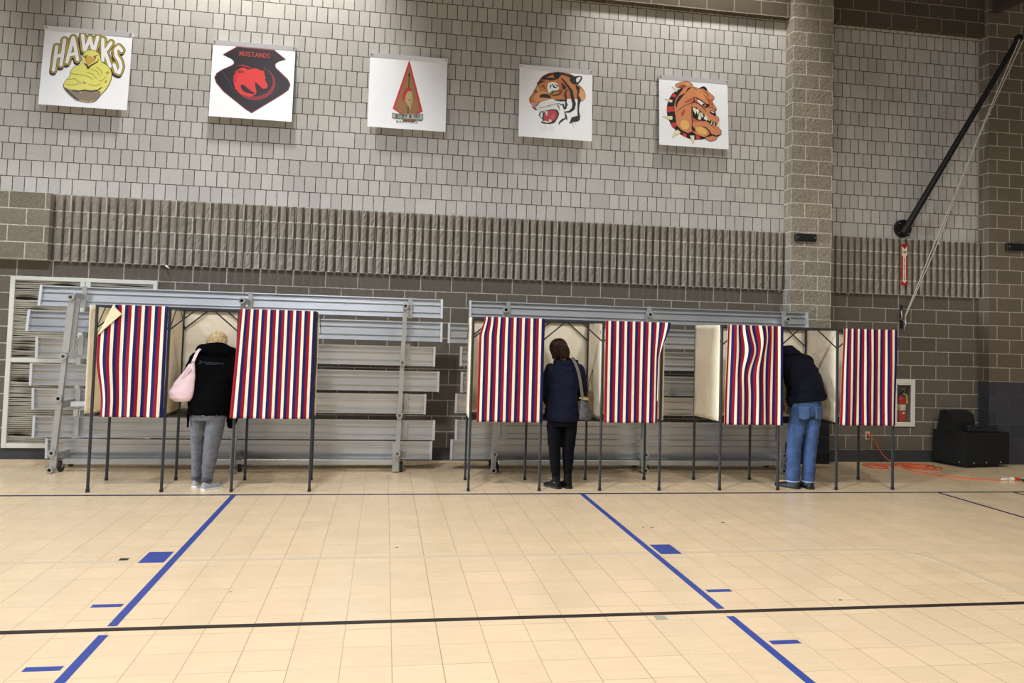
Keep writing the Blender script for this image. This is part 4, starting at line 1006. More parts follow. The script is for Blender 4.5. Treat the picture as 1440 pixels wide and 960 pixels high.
# --- BULLDOG
x0, zt = 3.627, 5.336
t = banner(x0, zt, 'white banner with a snarling brown bulldog in a spiked collar')
E = Emblem(x0, zt, (65, 50), (826, 106), (822, 900), (50, 858))
BR = (212, 138, 94); RD = (196, 62, 62); SP = (236, 224, 180)
E.poly([(335, 195), (250, 232), (190, 290), (152, 370), (138, 460), (150, 550), (190, 640), (260, 722), (340, 772), (420, 797), (500, 797), (575, 782), (560, 690), (400, 640), (270, 500), (260, 400), (330, 280)], K, 0, 1)
for p in ([(212, 256), (256, 292), (236, 312), (184, 300)], [(140, 420), (220, 418), (228, 472), (146, 486)], [(172, 612), (236, 598), (250, 640), (206, 670)], [(310, 718), (356, 735), (354, 776), (304, 750)], [(456, 742), (498, 752), (502, 792), (460, 796)]): E.poly(list(p), RD, 1)
for p in ([(205, 190), (268, 222), (256, 248), (236, 238)], [(124, 332), (205, 342), (204, 366), (186, 374)], [(93, 534), (200, 528), (202, 565), (182, 576)], [(195, 776), (232, 695), (262, 686), (290, 718)], [(390, 750), (438, 748), (438, 800), (421, 848)]):
    E.line(list(p), 4, (90, 80, 60), 1, True); E.poly(list(p), SP, 2)
E.poly([(500, 205), (548, 174), (585, 190), (604, 240), (560, 260)], K, 1, 1)
head = [(244, 164), (300, 135), (380, 124), (420, 150), (442, 190), (520, 212), (545, 205), (600, 240), (668, 300), (668, 328), (640, 330), (652, 372), (690, 430), (690, 455), (672, 470), (690, 520), (716, 545), (716, 600), (700, 645), (740, 690), (738, 728), (700, 755), (680, 790), (620, 810), (572, 790), (560, 768), (460, 736), (412, 700), (370, 722), (300, 690), (245, 630), (236, 540), (222, 430), (238, 340), (300, 250), (330, 208), (290, 202), (256, 190)]
E.line(head, 9, (60, 32, 22), 3, True); E.poly(head, BR, 4)
for p, c in (([(285, 600), (330, 560), (385, 600), (380, 670), (330, 690), (285, 650)], (232, 186, 110)), ([(450, 660), (520, 640), (590, 700), (560, 745), (480, 720)], (234, 184, 104)), ([(470, 240), (540, 260), (580, 320), (540, 340), (470, 290)], (224, 150, 92)), ([(290, 500), (330, 440), (350, 470), (310, 540)], (184, 86, 52)), ([(330, 370), (380, 330), (440, 310), (430, 350), (360, 380)], (190, 92, 60)),
             ([(590, 310), (640, 340), (670, 420), (620, 400)], (190, 104, 64)), ([(330, 150), (390, 140), (410, 165), (350, 175)], (226, 158, 110)), ([(590, 610), (650, 650), (700, 700), (660, 690)], (226, 160, 104))): E.poly(list(p), c, 5, 2)
E.poly([(270, 185), (320, 160), (370, 172), (345, 200), (310, 205)], (130, 84, 60), 6, 1)
for w, ww in (([(245, 480), (290, 440), (350, 400), (415, 376)], [3, 6, 6, 3]), ([(245, 440), (252, 370), (290, 310), (345, 262)], [4, 26, 36, 4]), ([(355, 250), (385, 210), (425, 190)], [4, 20, 4]), ([(415, 380), (440, 365), (490, 378), (540, 420), (575, 470)], [3, 8, 8, 8, 5]), ([(418, 380), (414, 480), (418, 590), (412, 690)], [3, 7, 9, 5]), ([(420, 640), (432, 680), (448, 712)], [4, 34, 4]), ([(428, 300), (470, 315), (530, 350), (590, 400)], [3, 12, 14, 10]), ([(440, 310), (450, 350), (415, 370)], [5, 16, 4]), ([(570, 380), (600, 400), (560, 430)], [8, 34, 8]), ([(520, 640), (570, 655), (610, 700), (622, 740), (560, 765)], [4, 10, 14, 26, 8]),
              ([(622, 730), (680, 752), (730, 735)], [16, 14, 6]), ([(545, 220), (590, 260), (610, 300)], [4, 8, 3]), ([(600, 430), (640, 422), (686, 455)], [3, 6, 8]), ([(640, 330), (648, 350)], [5, 5]), ([(600, 590), (640, 640), (690, 690)], [3, 5, 3]), ([(556, 280), (600, 330), (616, 390)], [3, 6, 3]), ([(445, 195), (480, 225)], [5, 3])): E.line(w, ww, (46, 26, 20), 6)
E.poly([(418, 420), (470, 425), (530, 480), (560, 515), (600, 560), (690, 600), (684, 635), (640, 622), (580, 580), (480, 578), (424, 540)], (30, 16, 16), 7)
E.poly([(424, 556), (480, 578), (560, 580), (470, 586), (424, 585)], (206, 96, 86), 8)
for p in ([(424, 440), (440, 426), (470, 445), (456, 510)], [(462, 452), (485, 440), (500, 470), (480, 512)], [(480, 560), (500, 480), (520, 545), (508, 572)], [(505, 480), (530, 490), (545, 530), (528, 545)], [(545, 555), (570, 504), (596, 560), (580, 578)], [(596, 566), (616, 566), (612, 585)], [(625, 578), (644, 584), (640, 606)], [(655, 595), (672, 606), (662, 625)], [(690, 640), (722, 570), (722, 630), (710, 652)], [(620, 612), (632, 596), (642, 618)], [(652, 628), (660, 612), (672, 630)]): E.poly(list(p), (232, 232, 206), 9)
E.poly([(474, 340), (500, 338), (548, 372), (570, 400), (540, 408), (490, 368)], (236, 232, 226), 8); E.poly(ell(548, 394, 17, 14), (120, 84, 60), 9); E.poly(ell(550, 395, 8, 8), K, 10); E.poly([(452, 350), (472, 322), (476, 345), (482, 366), (452, 364)], (190, 90, 86), 8)
E.poly([(612, 470), (640, 456), (676, 474), (684, 510), (668, 526), (650, 500), (622, 494)], K, 8, 1); E.poly([(622, 466), (650, 466), (672, 490), (640, 484)], (228, 228, 232), 9, 1)
E.done(t, 'printed_bulldog')
# ------------------------------------------------------------------ people
def sph(mb, c, r, n=12, M=None):
    c = Vector(c); r = r if isinstance(r, (tuple, list)) else (r, r, r); vs = []; m = n // 2 + 1
    for i in range(1, m):
        th = PI * i / m
        for k in range(n):
            a = 2 * PI * k / n; q = Vector((r[0] * math.sin(th) * math.cos(a), r[1] * math.sin(th) * math.sin(a), r[2] * math.cos(th)))
            vs.append(c + (M @ q if M else q))
    top = Vector((0, 0, r[2])); vs += [c + (M @ top if M else top), c - (M @ top if M else top)]
    fs = [(i * n + k, (i + 1) * n + k, (i + 1) * n + (k + 1) % n, i * n + (k + 1) % n) for i in range(m - 2) for k in range(n)]
    fs += [(len(vs) - 2, k, (k + 1) % n) for k in range(n)] + [((m - 2) * n + (k + 1) % n, (m - 2) * n + k, len(vs) - 1) for k in range(n)]
    mb.add(vs, fs, 0, True)
def limb(mb, pts, rs, n=14):
    mb.tube(pts, rs, n)
    for p, r in zip(pts, rs): sph(mb, p, r * .99, n)
def stack(mb, rings, n=28, pw=2.3):
    """closed loft through horizontal super-ellipses (x, y, z, a, b[, tilt])"""
    vs = []
    for R in rings:
        x, y, z, a, b = R[:5]; tl = R[5] if len(R) > 5 else 0; tx = R[6] if len(R) > 6 else 0
        for k in range(n):
            an = 2 * PI * k / n; c, s_ = math.cos(an), math.sin(an)
            px = a * math.copysign(abs(c) ** (2 / pw), c); py = b * math.copysign(abs(s_) ** (2 / pw), s_)
            vs.append((x + px, y + py, z + tl * py + tx * px))
    m = len(rings)
    fs = [(i * n + k, i * n + (k + 1) % n, (i + 1) * n + (k + 1) % n, (i + 1) * n + k) for i in range(m - 1) for k in range(n)]
    mb.add(vs, fs, 0, True); mb.add(vs[:n], [list(range(n))[::-1]]); mb.add(vs[-n:], [list(range(n))])
def blob(name, mb, voxel, m, parent, it=6, disp=0, dsize=.12, label=None):
    o = mb.build('tmp', m)
    md = o.modifiers.new('r', 'REMESH'); md.mode = 'VOXEL'; md.voxel_size = voxel; md.use_smooth_shade = True
    sm = o.modifiers.new('s', 'SMOOTH'); sm.iterations = it; sm.factor = .5
    dg = bpy.context.evaluated_depsgraph_get(); dg.update()
    me = bpy.data.meshes.new_from_object(o.evaluated_get(dg)); old = o.data
    bpy.data.objects.remove(o); bpy.data.meshes.remove(old)
    off = parent_world(parent)
    nv = len(me.vertices); co = [0.0] * (nv * 3); no = [0.0] * (nv * 3)
    me.vertices.foreach_get('co', co); me.vertices.foreach_get('normal', no)
    for i in range(nv):
        d = 0
        if disp:
            p = Vector(co[3 * i:3 * i + 3])
            d = disp * (noise.noise(Vector((p.x / dsize, p.y / dsize, p.z / dsize * 1.6))) + .5 * noise.noise(Vector((p.x / dsize * 2.2 + p.z * 4, p.y / dsize * 2, p.z / dsize * 3))))
        for k in range(3): co[3 * i + k] += no[3 * i + k] * d - off[k]
    me.vertices.foreach_set('co', co); me.update(); me.name = name
    if not me.materials: me.materials.append(m)
    me.polygons.foreach_set('use_smooth', [True] * len(me.polygons))
    n = bpy.data.objects.new(name, me); C.objects.link(n); n.parent = parent
    if label: n['label'] = label
    return n
def hand(mb, w, d, nrm, thumb, curl=.5, s=1.0):
    """palm and five unequal bent fingers; d = pointing direction, nrm = back of the hand, thumb = +-1 side"""
    w = Vector(w); d = Vector(d).normalized(); nrm = Vector(nrm); nrm = (nrm - d * nrm.dot(d)).normalized(); sd = d.cross(nrm) * thumb
    for k, (o, L) in enumerate(((.030, .072), (.010, .080), (-.010, .074), (-.029, .058))):
        kn = w + d * (.085 - .004 * k) * s + sd * o * s
        limb(mb, [w + d * .02 * s + sd * o * .7 * s, kn], [.013 * s, .011 * s], 8)
        a = curl * .5; p = kn
        rr = .0092 * s if k < 3 else .008 * s
        pts = [p]
        for j, f in enumerate((.45, .32, .23)):
            p = p + (d * math.cos(a) - nrm * math.sin(a)) * L * f * s; pts.append(p); a += curl * .7
        limb(mb, pts, [rr * 1.05, rr, rr * .93, rr * .82], 8)
    b0 = w + d * .028 * s + sd * .026 * s
    limb(mb, [b0, b0 + (d * .6 + sd * .75 - nrm * .2).normalized() * .04 * s, b0 + (d * .85 + sd * .6 - nrm * .35).normalized() * .072 * s], [.0145 * s, .011 * s, .0085 * s], 8)
def head(mb, c, M, s=1.0):
    """M columns: right, forward (face), up"""
    def P(x, y, z): return Vector(c) + M @ Vector((x * s, y * s, z * s))
    sph(mb, P(0, -.012, .03), (.075 * s, .093 * s, .088 * s), 18, M); sph(mb, P(0, .022, -.035), (.058 * s, .066 * s, .082 * s), 16, M)
    sph(mb, P(0, .055, -.088), (.026 * s, .022 * s, .020 * s), 10, M)                # chin
    limb(mb, [P(0, .084, .012), P(0, .103, -.028)], [.008 * s, .0135 * s], 8)         # nose
    sph(mb, P(-.012, .094, -.031), .008 * s, 8); sph(mb, P(.012, .094, -.031), .008 * s, 8)
    sph(mb, P(0, .083, -.058), (.022 * s, .008 * s, .006 * s), 8, M); sph(mb, P(0, .080, -.068), (.019 * s, .008 * s, .007 * s), 8, M)   # lips
    for sg in (-1, 1):
        sph(mb, P(sg * .030, .074, .020), (.018 * s, .010 * s, .007 * s), 8, M)       # brow
        sph(mb, P(sg * .074, -.008, -.008), (.009 * s, .020 * s, .031 * s), 10, M)    # ear
        sph(mb, P(sg * .040, .056, -.022), (.022 * s, .022 * s, .018 * s), 8, M)
def strands(o, c, M, m, n, rx, ry, rz, lo, seed, thick=.0035):
    """locks of hair running from the crown down over the cap, added to the hair mesh"""
    rnd = random.Random(seed); b = MB(); off = parent_world(o)
    for k in range(n):
        a = rnd.uniform(0, 2 * PI); front = math.sin(a) > .55
        end = rnd.uniform(lo - .25, lo + .15) if not front else rnd.uniform(1.0, 1.35)
        st = rnd.uniform(.05, .9); pts = []; w = rnd.uniform(-.25, .25); g = rnd.uniform(1.0, 1.05)
        for i in range(7):
            t = st + (end - st) * i / 6; aa = a + w * (i / 6) ** 2 + .08 * math.sin(i * 1.7 + k)
            r = min(1, math.sin(min(t, 2.0))) * g
            pts.append(Vector(c) + M @ Vector((rx * r * math.cos(aa), -.02 + ry * r * math.sin(aa), .035 + rz * math.cos(t) * g)))
        b.tube(pts, [thick, thick * 1.2, thick * 1.2, thick, thick, thick * .8, thick * .3], 5)
    b.build('hair_locks', m, o)
def eyes(parent, c, M, s=1.0):
    for sg in (-1, 1):
        e = MB(); p = Vector(c) + M @ Vector((sg * .030 * s, .072 * s, .004 * s)); sph(e, p, .0115 * s, 12)
        o = e.build('eye', M_eye, parent); q = MB(); sph(q, p + M @ Vector((0, .0075, 0)), (.0052, .0052, .0052), 10); q.build('iris', M_iris, o)
def basis(yaw, pitch, roll=0):
    """head frame: yaw about z (0 = facing the wall), pitch down positive, roll to its right"""
    return (Matrix.Rotation(yaw, 3, 'Z') @ Matrix.Rotation(-pitch, 3, 'X') @ Matrix.Rotation(roll, 3, 'Y'))
M_skin = mat('skin', col(214, 168, 142), .55, var=.05, vscale=20)
M_eye = mat('eye_white', col(236, 232, 226), .3); M_iris = mat('eye_iris', col(70, 56, 44), .3)
M_sole = mat('shoe_sole', col(206, 206, 204), .6); M_soled = mat('dark_sole', col(20, 20, 21), .7)

def shoe(parent, heel, ang, L, Wd, m, ms, high=.08, name='shoe', sole=.022):
    """one shoe standing on the floor; heel = back of heel on floor, ang = direction of the toe"""
    d = Vector((math.sin(ang), math.cos(ang), 0)); r = Vector((math.cos(ang), -math.sin(ang), 0)); h = Vector((heel[0], heel[1], 0))
    out = [(0, .55), (.04, .78), (.25, .82), (.5, .9), (.7, 1), (.86, .86), (.96, .5), (1, .12)]
    b = MB(); pl = [h + d * (L * t) + r * (Wd / 2 * w * 1.04) for t, w in out] + [h + d * (L * t) - r * (Wd / 2 * w * 1.04) for t, w in out[::-1]]
    b.prism([(p.x, p.y) for p in pl], 0, sole)
    up = MB(); n = 14; vs = []
    secs = [(.015, .5, high * .92), (.08, .74, high), (.28, .76, high), (.42, .80, high * .82), (.56, .88, high * .62 + .012), (.72, .95, .055), (.87, .80, .045), (.965, .42, .032)]
    for t, w, hh in secs:
        for k in range(n):
            a = PI * k / (n - 1); vs.append(h + d * (L * t) + r * (Wd / 2 * w * math.cos(a)) + Vector((0, 0, sole * .6 + (hh - sole * .6) * abs(math.sin(a)) ** .7)))
    fs = [(i * n + k, i * n + k + 1, (i + 1) * n + k + 1, (i + 1) * n + k) for i in range(len(secs) - 1) for k in range(n - 1)]
    fs += [tuple(range(n))[::-1], tuple(range((len(secs) - 1) * n, len(secs) * n))]
    up.add(vs, fs, 0, True)
    o = up.build(name, m, parent); b.build('sole', ms, o)
    return o

# --- woman in the black jacket, left booth
p1 = thing('person', 'woman in black hooded jacket and grey jeans bending in the left booth', 'person', (-1.79, 8.5, 0))
Mh = basis(.05, .75); hc = (-1.765, 8.765, 1.475)
b = MB(); head(b, hc, Mh, .97)
limb(b, [(-1.755, 8.63, 1.36), (-1.76, 8.72, 1.43)], [.055, .052])
stack(b, [(-1.765, 8.46, .80, .13, .10), (-1.765, 8.47, .92, .145, .10), (-1.76, 8.52, 1.1, .13, .09), (-1.755, 8.57, 1.25, .16, .095), (-1.75, 8.61, 1.34, .13, .07)])
limb(b, [(-1.60, 8.61, 1.31), (-1.505, 8.53, 1.05), (-1.53, 8.55, .80)], [.05, .038, .028]); hand(b, (-1.53, 8.55, .80), (-.05, .03, -1), (1, 0, 0), -1, .35, .9)
limb(b, [(-1.91, 8.62, 1.31), (-2.03, 8.70, 1.10), (-1.93, 8.84, .87)], [.05, .038, .028]); hand(b, (-1.93, 8.84, .865), (.75, .25, -.25), (0, 0, 1), -1, .45, .9)
limb(b, [(-1.84, 8.47, .82), (-1.865, 8.52, .46), (-1.867, 8.56, .09)], [.075, .05, .036]); limb(b, [(-1.69, 8.46, .82), (-1.72, 8.44, .46), (-1.745, 8.42, .09)], [.075, .05, .036])
limb(b, [(-1.867, 8.57, .05), (-1.84, 8.70, .035)], [.03, .026]); limb(b, [(-1.745, 8.43, .05), (-1.67, 8.54, .035)], [.03, .026])
blob('body', b, .006, M_skin, p1, 4); eyes(p1, hc, Mh, .97)
M_jk = mat('black_fleece', col(5, 5, 7), .95, bump=.25, bscale=120, spec=.08)
b = MB()
stack(b, [(-1.765, 8.47, .755, .185, .135), (-1.765, 8.475, .80, .205, .15), (-1.765, 8.49, .95, .205, .15), (-1.76, 8.53, 1.1, .20, .145), (-1.755, 8.57, 1.22, .215, .14), (-1.752, 8.60, 1.32, .215, .11), (-1.75, 8.62, 1.385, .15, .08), (-1.75, 8.64, 1.42, .09, .07)])
limb(b, [(-1.585, 8.60, 1.315), (-1.505, 8.54, 1.1), (-1.50, 8.52, .95), (-1.535, 8.54, .74)], [.085, .075, .068, .060])
limb(b, [(-1.925, 8.61, 1.315), (-2.035, 8.69, 1.11), (-2.0, 8.76, .99), (-1.94, 8.83, .89)], [.085, .07, .062, .052])
limb(b, [(-1.535, 8.53, .74), (-1.545, 8.53, .655)], [.058, .052])
stack(b, [(-1.83, 8.60, 1.36, .03, .03), (-1.79, 8.60, 1.36, .05, .04)])
b.tube([(-1.945, 8.42, .82), (-1.95, 8.41, .70), (-1.945, 8.41, .625)], [.022, .017, .012], 8)
jk = blob('jacket', b, .009, M_jk, p1, 5, .010, .10)
b = MB()
for k in range(13):
    a = PI * (k / 12); sph(b, (-1.735 + .158 * math.cos(a), 8.60 - .085 * math.sin(a) + .02, 1.395 + .012 * math.cos(a) * -1 + .02 * math.sin(a)), (.062, .06, .062), 10)
sph(b, (-1.735, 8.585, 1.425), (.15, .085, .075), 16); sph(b, (-1.74, 8.56, 1.375), (.12, .07, .06), 14)
blob('hood', b, .009, M_jk, jk, 5, .006, .08)
M_emb = mat('grey_embroidery', col(52, 58, 64), .8)
b = MB()
pts = [(-1.862 + .0021 * i + .0045 * math.sin(i * .75), 1.289 - .00010 * i + (.0065 + .003 * math.sin(i * .19)) * math.cos(i * .75 + .4)) for i in range(108)]
for poly in stroke2([(-1.862, 1.306), (-1.872, 1.309), (-1.880, 1.300), (-1.868, 1.291), (-1.866, 1.280), (-1.880, 1.275), (-1.890, 1.281)], [.003, .005, .006, .006, .006, .005, .003]): b.add([(x, 8.421, z) for x, z in poly], [tuple(range(len(poly)))])
for poly in stroke2(pts, .0036): b.add([(x, 8.425 - .004, z) for x, z in poly], [tuple(range(len(poly)))])
for poly in stroke2([(-1.880, 1.278), (-1.80, 1.270), (-1.70, 1.272)], [.006, .004, .002]): b.add([(x, 8.421, z) for x, z in poly], [tuple(range(len(poly)))])
emb_mb = b
M_gj = mat('grey_denim', col(96, 98, 104), .85, bump=.25, bscale=220, var=.10, vscale=9)
b = MB()
stack(b, [(-1.765, 8.465, .70, .165, .115), (-1.765, 8.465, .82, .17, .12), (-1.765, 8.47, .90, .15, .11)])
limb(b, [(-1.855, 8.47, .74), (-1.86, 8.49, .60), (-1.866, 8.52, .45), (-1.868, 8.54, .27), (-1.866, 8.555, .10)], [.088, .083, .066, .058, .050])
limb(b, [(-1.68, 8.46, .74), (-1.695, 8.45, .60), (-1.712, 8.44, .45), (-1.725, 8.425, .27), (-1.738, 8.42, .10)], [.094, .092, .080, .070, .052])
blob('jeans', b, .008, M_gj, p1, 4, .006, .07)
for x, y in ((-1.866, 8.556), (-1.738, 8.42)):
    b = MB(); b.lathe((x, y, .085), [(.050, 0), (.054, .004), (.055, .04), (.051, .046)], 18); b.build('turned_cuff', mat('cuff_denim', col(66, 68, 74), .9), p1)
M_shirt = mat('patterned_shirt', col(12, 12, 13), .85)
gs = NT(M_shirt); tcs = gs.n.new('ShaderNodeTexCoord')
gs.l.new(gs.mix(gs.ramp(gs.noise(tcs.outputs['Object'], 42, 2), .56, .58), col(12, 12, 13), col(225, 225, 225)), gs.n['Principled BSDF'].inputs['Base Color'])
b = MB(); stack(b, [(-1.765, 8.475, .748, .172, .128), (-1.765, 8.475, .79, .18, .135)]); blob('shirt_hem', b, .008, M_shirt, p1, 2)
M_snk = mat('grey_sneaker', col(148, 150, 152), .75, bump=.3, bscale=200)
shoe(p1, (-1.885, 8.515), .35, .245, .088, M_snk, M_sole, .085, 'sneaker'); shoe(p1, (-1.77, 8.365), .75, .245, .088, M_snk, M_sole, .085, 'sneaker')
M_blond = mat('blonde_hair', col(190, 160, 118), .6, bump=.6, bscale=90, var=.18, vscale=40)
b = MB(); Mc = Vector(hc)
sph(b, Mc + Mh @ Vector((0, -.022, .040)), (.088, .098, .092), 18, Mh); sph(b, Mc + Mh @ Vector((0, -.06, -.03)), (.08, .05, .075), 14, Mh)
for k in range(26):
    a = random.uniform(-1.5, 1.5); p = Mc + Mh @ Vector((.085 * math.sin(a), -.03 - .06 * math.cos(a), .06)); q = Mc + Mh @ Vector((.092 * math.sin(a), -.04 - .065 * math.cos(a), -.09 + random.uniform(-.02, .02)))
    limb(b, [p, p.lerp(q, .5) + Mh @ Vector((.012 * math.sin(a), -.012, 0)), q], [.016, .015, .006], 6)
M_blond2 = mat('blonde_locks', col(212, 186, 146), .5, var=.3, vscale=60)
strands(blob('hair', b, .006, M_blond, p1, 3, .006, .02), hc, Mh, M_blond2, 260, .090, .102, .095, 2.55, 3)

hb = thing('handbag', 'pink slouchy shoulder bag hanging on the woman in black', 'handbag', (-2.02, 8.36, .87))
M_pink = mat('pink_leather', col(234, 206, 212), .42, bump=.3, bscale=14)
b = MB()
stack(b, [(-1.995, 8.37, .895, .07, .035), (-2.02, 8.37, .93, .115, .055), (-2.018, 8.37, .99, .122, .06), (-1.995, 8.375, 1.07, .105, .055), (-1.965, 8.38, 1.15, .075, .045), (-1.945, 8.385, 1.22, .048, .03), (-1.93, 8.39, 1.275, .03, .018)])
blob('bag_body', b, .007, M_pink, hb, 6, .006, .16)
b = MB(); pts = spline([(-1.93, 8.37, 1.25), (-1.915, 8.385, 1.31), (-1.895, 8.46, 1.40), (-1.885, 8.58, 1.425), (-1.90, 8.70, 1.36)], 5)
for a, c in zip(pts, pts[1:]): b.bar(a, c, .03, .007, (0, -.6, .8))
b.build('shoulder_strap', M_pink, hb)
b = MB(); b.bar((-2.0, 8.335, 1.12), (-1.935, 8.34, 1.235), .035, .012, (0, 1, 0)); b.build('strap_tab', mat('pink_leather_dark', col(218, 184, 192), .4), hb)
b = MB(); b.ring((-1.918, 8.372, 1.285), (0, 1, .2), .020, .014, .008, 14); b.build('buckle_ring', M_steel, hb)

# --- woman in the navy hoodie, middle booth
p2 = thing('person', 'woman in navy hooded jacket and black trousers in the middle booth', 'person', (1.96, 8.45, 0))
Mh = basis(.35, .35, .05); hc = (1.905, 8.53, 1.50)
b = MB(); head(b, hc, Mh, .98)
limb(b, [(1.965, 8.49, 1.36), (1.93, 8.50, 1.44)], [.056, .053])
stack(b, [(1.955, 8.45, .80, .14, .10), (1.955, 8.45, .92, .15, .105), (1.96, 8.45, 1.08, .13, .09), (1.97, 8.46, 1.22, .155, .095), (1.975, 8.47, 1.33, .13, .07), (1.975, 8.48, 1.38, .07, .05)])
limb(b, [(1.82, 8.47, 1.29), (1.765, 8.52, 1.05), (1.86, 8.74, .90)], [.05, .038, .028]); hand(b, (1.86, 8.74, .90), (.35, .5, -.5), (0, .3, 1), 1, .4, .92)
limb(b, [(2.13, 8.47, 1.29), (2.20, 8.52, 1.06), (2.09, 8.74, .90)], [.05, .038, .028]); hand(b, (2.09, 8.74, .90), (-.4, .5, -.5), (0, .3, 1), -1, .7, .92)
limb(b, [(1.88, 8.45, .80), (1.882, 8.45, .46), (1.90, 8.45, .09)], [.075, .05, .036]); limb(b, [(2.03, 8.45, .80), (2.03, 8.45, .46), (2.035, 8.45, .09)], [.075, .05, .036])
limb(b, [(1.90, 8.47, .06), (1.86, 8.58, .035)], [.03, .026]); limb(b, [(2.035, 8.47, .06), (2.015, 8.59, .035)], [.03, .026])
blob('body', b, .006, M_skin, p2, 4); eyes(p2, hc, Mh, .98)
M_nv = mat('navy_softshell', col(15, 19, 38), .8, bump=.2, bscale=90, spec=.15)
b = MB()
stack(b, [(1.947, 8.45, .735, .192, .14), (1.947, 8.45, .80, .19, .14), (1.95, 8.45, .92, .178, .135), (1.953, 8.45, 1.05, .170, .13), (1.963, 8.46, 1.18, .178, .13), (1.975, 8.465, 1.28, .19, .115), (1.977, 8.47, 1.345, .15, .095), (1.977, 8.475, 1.405, .085, .07)], pw=2.5)
limb(b, [(1.825, 8.465, 1.295), (1.785, 8.49, 1.16), (1.765, 8.52, 1.06), (1.80, 8.62, .98), (1.85, 8.72, .91)], [.075, .066, .06, .055, .045])
limb(b, [(2.125, 8.465, 1.295), (2.175, 8.49, 1.16), (2.195, 8.52, 1.06), (2.15, 8.62, .98), (2.10, 8.72, .91)], [.078, .068, .062, .055, .045])
jk = blob('jacket', b, .009, M_nv, p2, 5, .008, .11)
b = MB()
for k in range(15):
    a = PI * (-.05 + 1.1 * k / 14); sph(b, (1.985 + .115 * math.cos(a), 8.47 - .105 * math.sin(a), 1.385 - .095 * abs(math.sin(a)) ** 1.5), (.030, .028, .030), 8)
    sph(b, (1.98 + .09 * math.cos(a), 8.47 - .085 * math.sin(a), 1.40 - .04 * math.sin(a)), (.028, .026, .028), 8)
    sph(b, (1.985 + .10 * math.cos(a), 8.455 - .085 * math.sin(a), 1.365 - .065 * math.sin(a)), (.035, .022, .035), 8)
blob('hood', b, .007, M_nv, jk, 3, .004, .05)
M_bt = mat('black_trousers', col(8, 9, 14), .9, bump=.2, bscale=150, spec=.12)
b = MB()
stack(b, [(1.955, 8.45, .68, .165, .12), (1.955, 8.45, .80, .175, .125), (1.955, 8.45, .88, .16, .115)])
limb(b, [(1.868, 8.45, .70), (1.872, 8.45, .55), (1.880, 8.45, .42), (1.89, 8.45, .26), (1.90, 8.45, .15)], [.086, .078, .067, .060, .048])
limb(b, [(2.045, 8.45, .70), (2.04, 8.45, .55), (2.032, 8.45, .42), (2.034, 8.45, .26), (2.034, 8.45, .15)], [.086, .078, .067, .058, .046])
blob('trousers', b, .008, M_bt, p2, 4, .005, .08)
M_boot = mat('black_boot', col(8, 8, 9), .7, spec=.2)
for hx, hy, an, ax in ((1.942, 8.405, -.55, 1.905), (2.055, 8.405, -.25, 2.035)):
    o = shoe(p2, (hx, hy), an, .25, .092, M_boot, M_soled, .10, 'ankle_boot')
    s_ = MB(); s_.lathe((ax, 8.45, .07), [(.046, 0), (.045, .06), (.043, .11), (.041, .112)], 16); s_.build('boot_shaft', M_boot, o)
M_brn = mat('brown_hair', col(38, 22, 12), .6, spec=.15, bump=.6, bscale=80, var=.25, vscale=45)
b = MB(); Mc = Vector(hc)
sph(b, Mc + Mh @ Vector((0, -.018, .035)), (.091, .104, .093), 18, Mh); sph(b, Mc + Mh @ Vector((0, -.05, -.04)), (.083, .065, .075), 14, Mh)
for k in range(34):
    a = random.uniform(-1.75, 1.75); p = Mc + Mh @ Vector((.086 * math.sin(a), -.03 - .07 * math.cos(a), .055)); q = Mc + Mh @ Vector((.09 * math.sin(a), -.035 - .068 * math.cos(a), -.098 + random.uniform(-.025, .02)))
    limb(b, [p, p.lerp(q, .5) + Mh @ Vector((.012 * math.sin(a), -.014, 0)), q], [.017, .017, .007], 6)
M_brn2 = mat('brown_locks', col(56, 36, 24), .5, spec=.25, var=.35, vscale=60)
strands(blob('hair', b, .006, M_brn, p2, 3, .007, .02), hc, Mh, M_brn2, 220, .092, .105, .096, 2.1, 5)

pu = thing('handbag', 'grey gathered purse on a strap at the navy hoodie woman\'s hip', 'handbag', (2.18, 8.31, .75))
M_pg = mat('grey_suede', col(62, 60, 62), .8, bump=.35, bscale=30)
b = MB(); stack(b, [(2.185, 8.315, .765, .062, .035), (2.19, 8.315, .80, .075, .045), (2.185, 8.315, .86, .068, .042), (2.165, 8.315, .93, .042, .032), (2.15, 8.315, .985, .02, .018)])
blob('bag_body', b, .006, M_pg, pu, 4, .006, .06)
M_tau = mat('taupe_strap', col(104, 99, 90), .7)
b = MB(); pts = spline([(2.15, 8.305, .96), (2.128, 8.302, 1.10), (2.10, 8.305, 1.25), (2.062, 8.345, 1.375), (2.035, 8.44, 1.425), (2.04, 8.55, 1.36), (2.10, 8.60, 1.2)], 6)
for a, c in zip(pts, pts[1:]): b.bar(a, c, .032, .006, (0.2, -.8, .5))
b.build('shoulder_strap', M_tau, pu)
b = MB()
for an in (-.2, .5, 1.4, 2.6): b.bar((2.15, 8.29, .992), (2.15 + .055 * math.cos(an), 8.285, .992 + .022 * math.sin(an)), .018, .008, (0, 1, 0))
b.build('bow_tie', mat('khaki_bow', col(140, 124, 84), .7), pu)

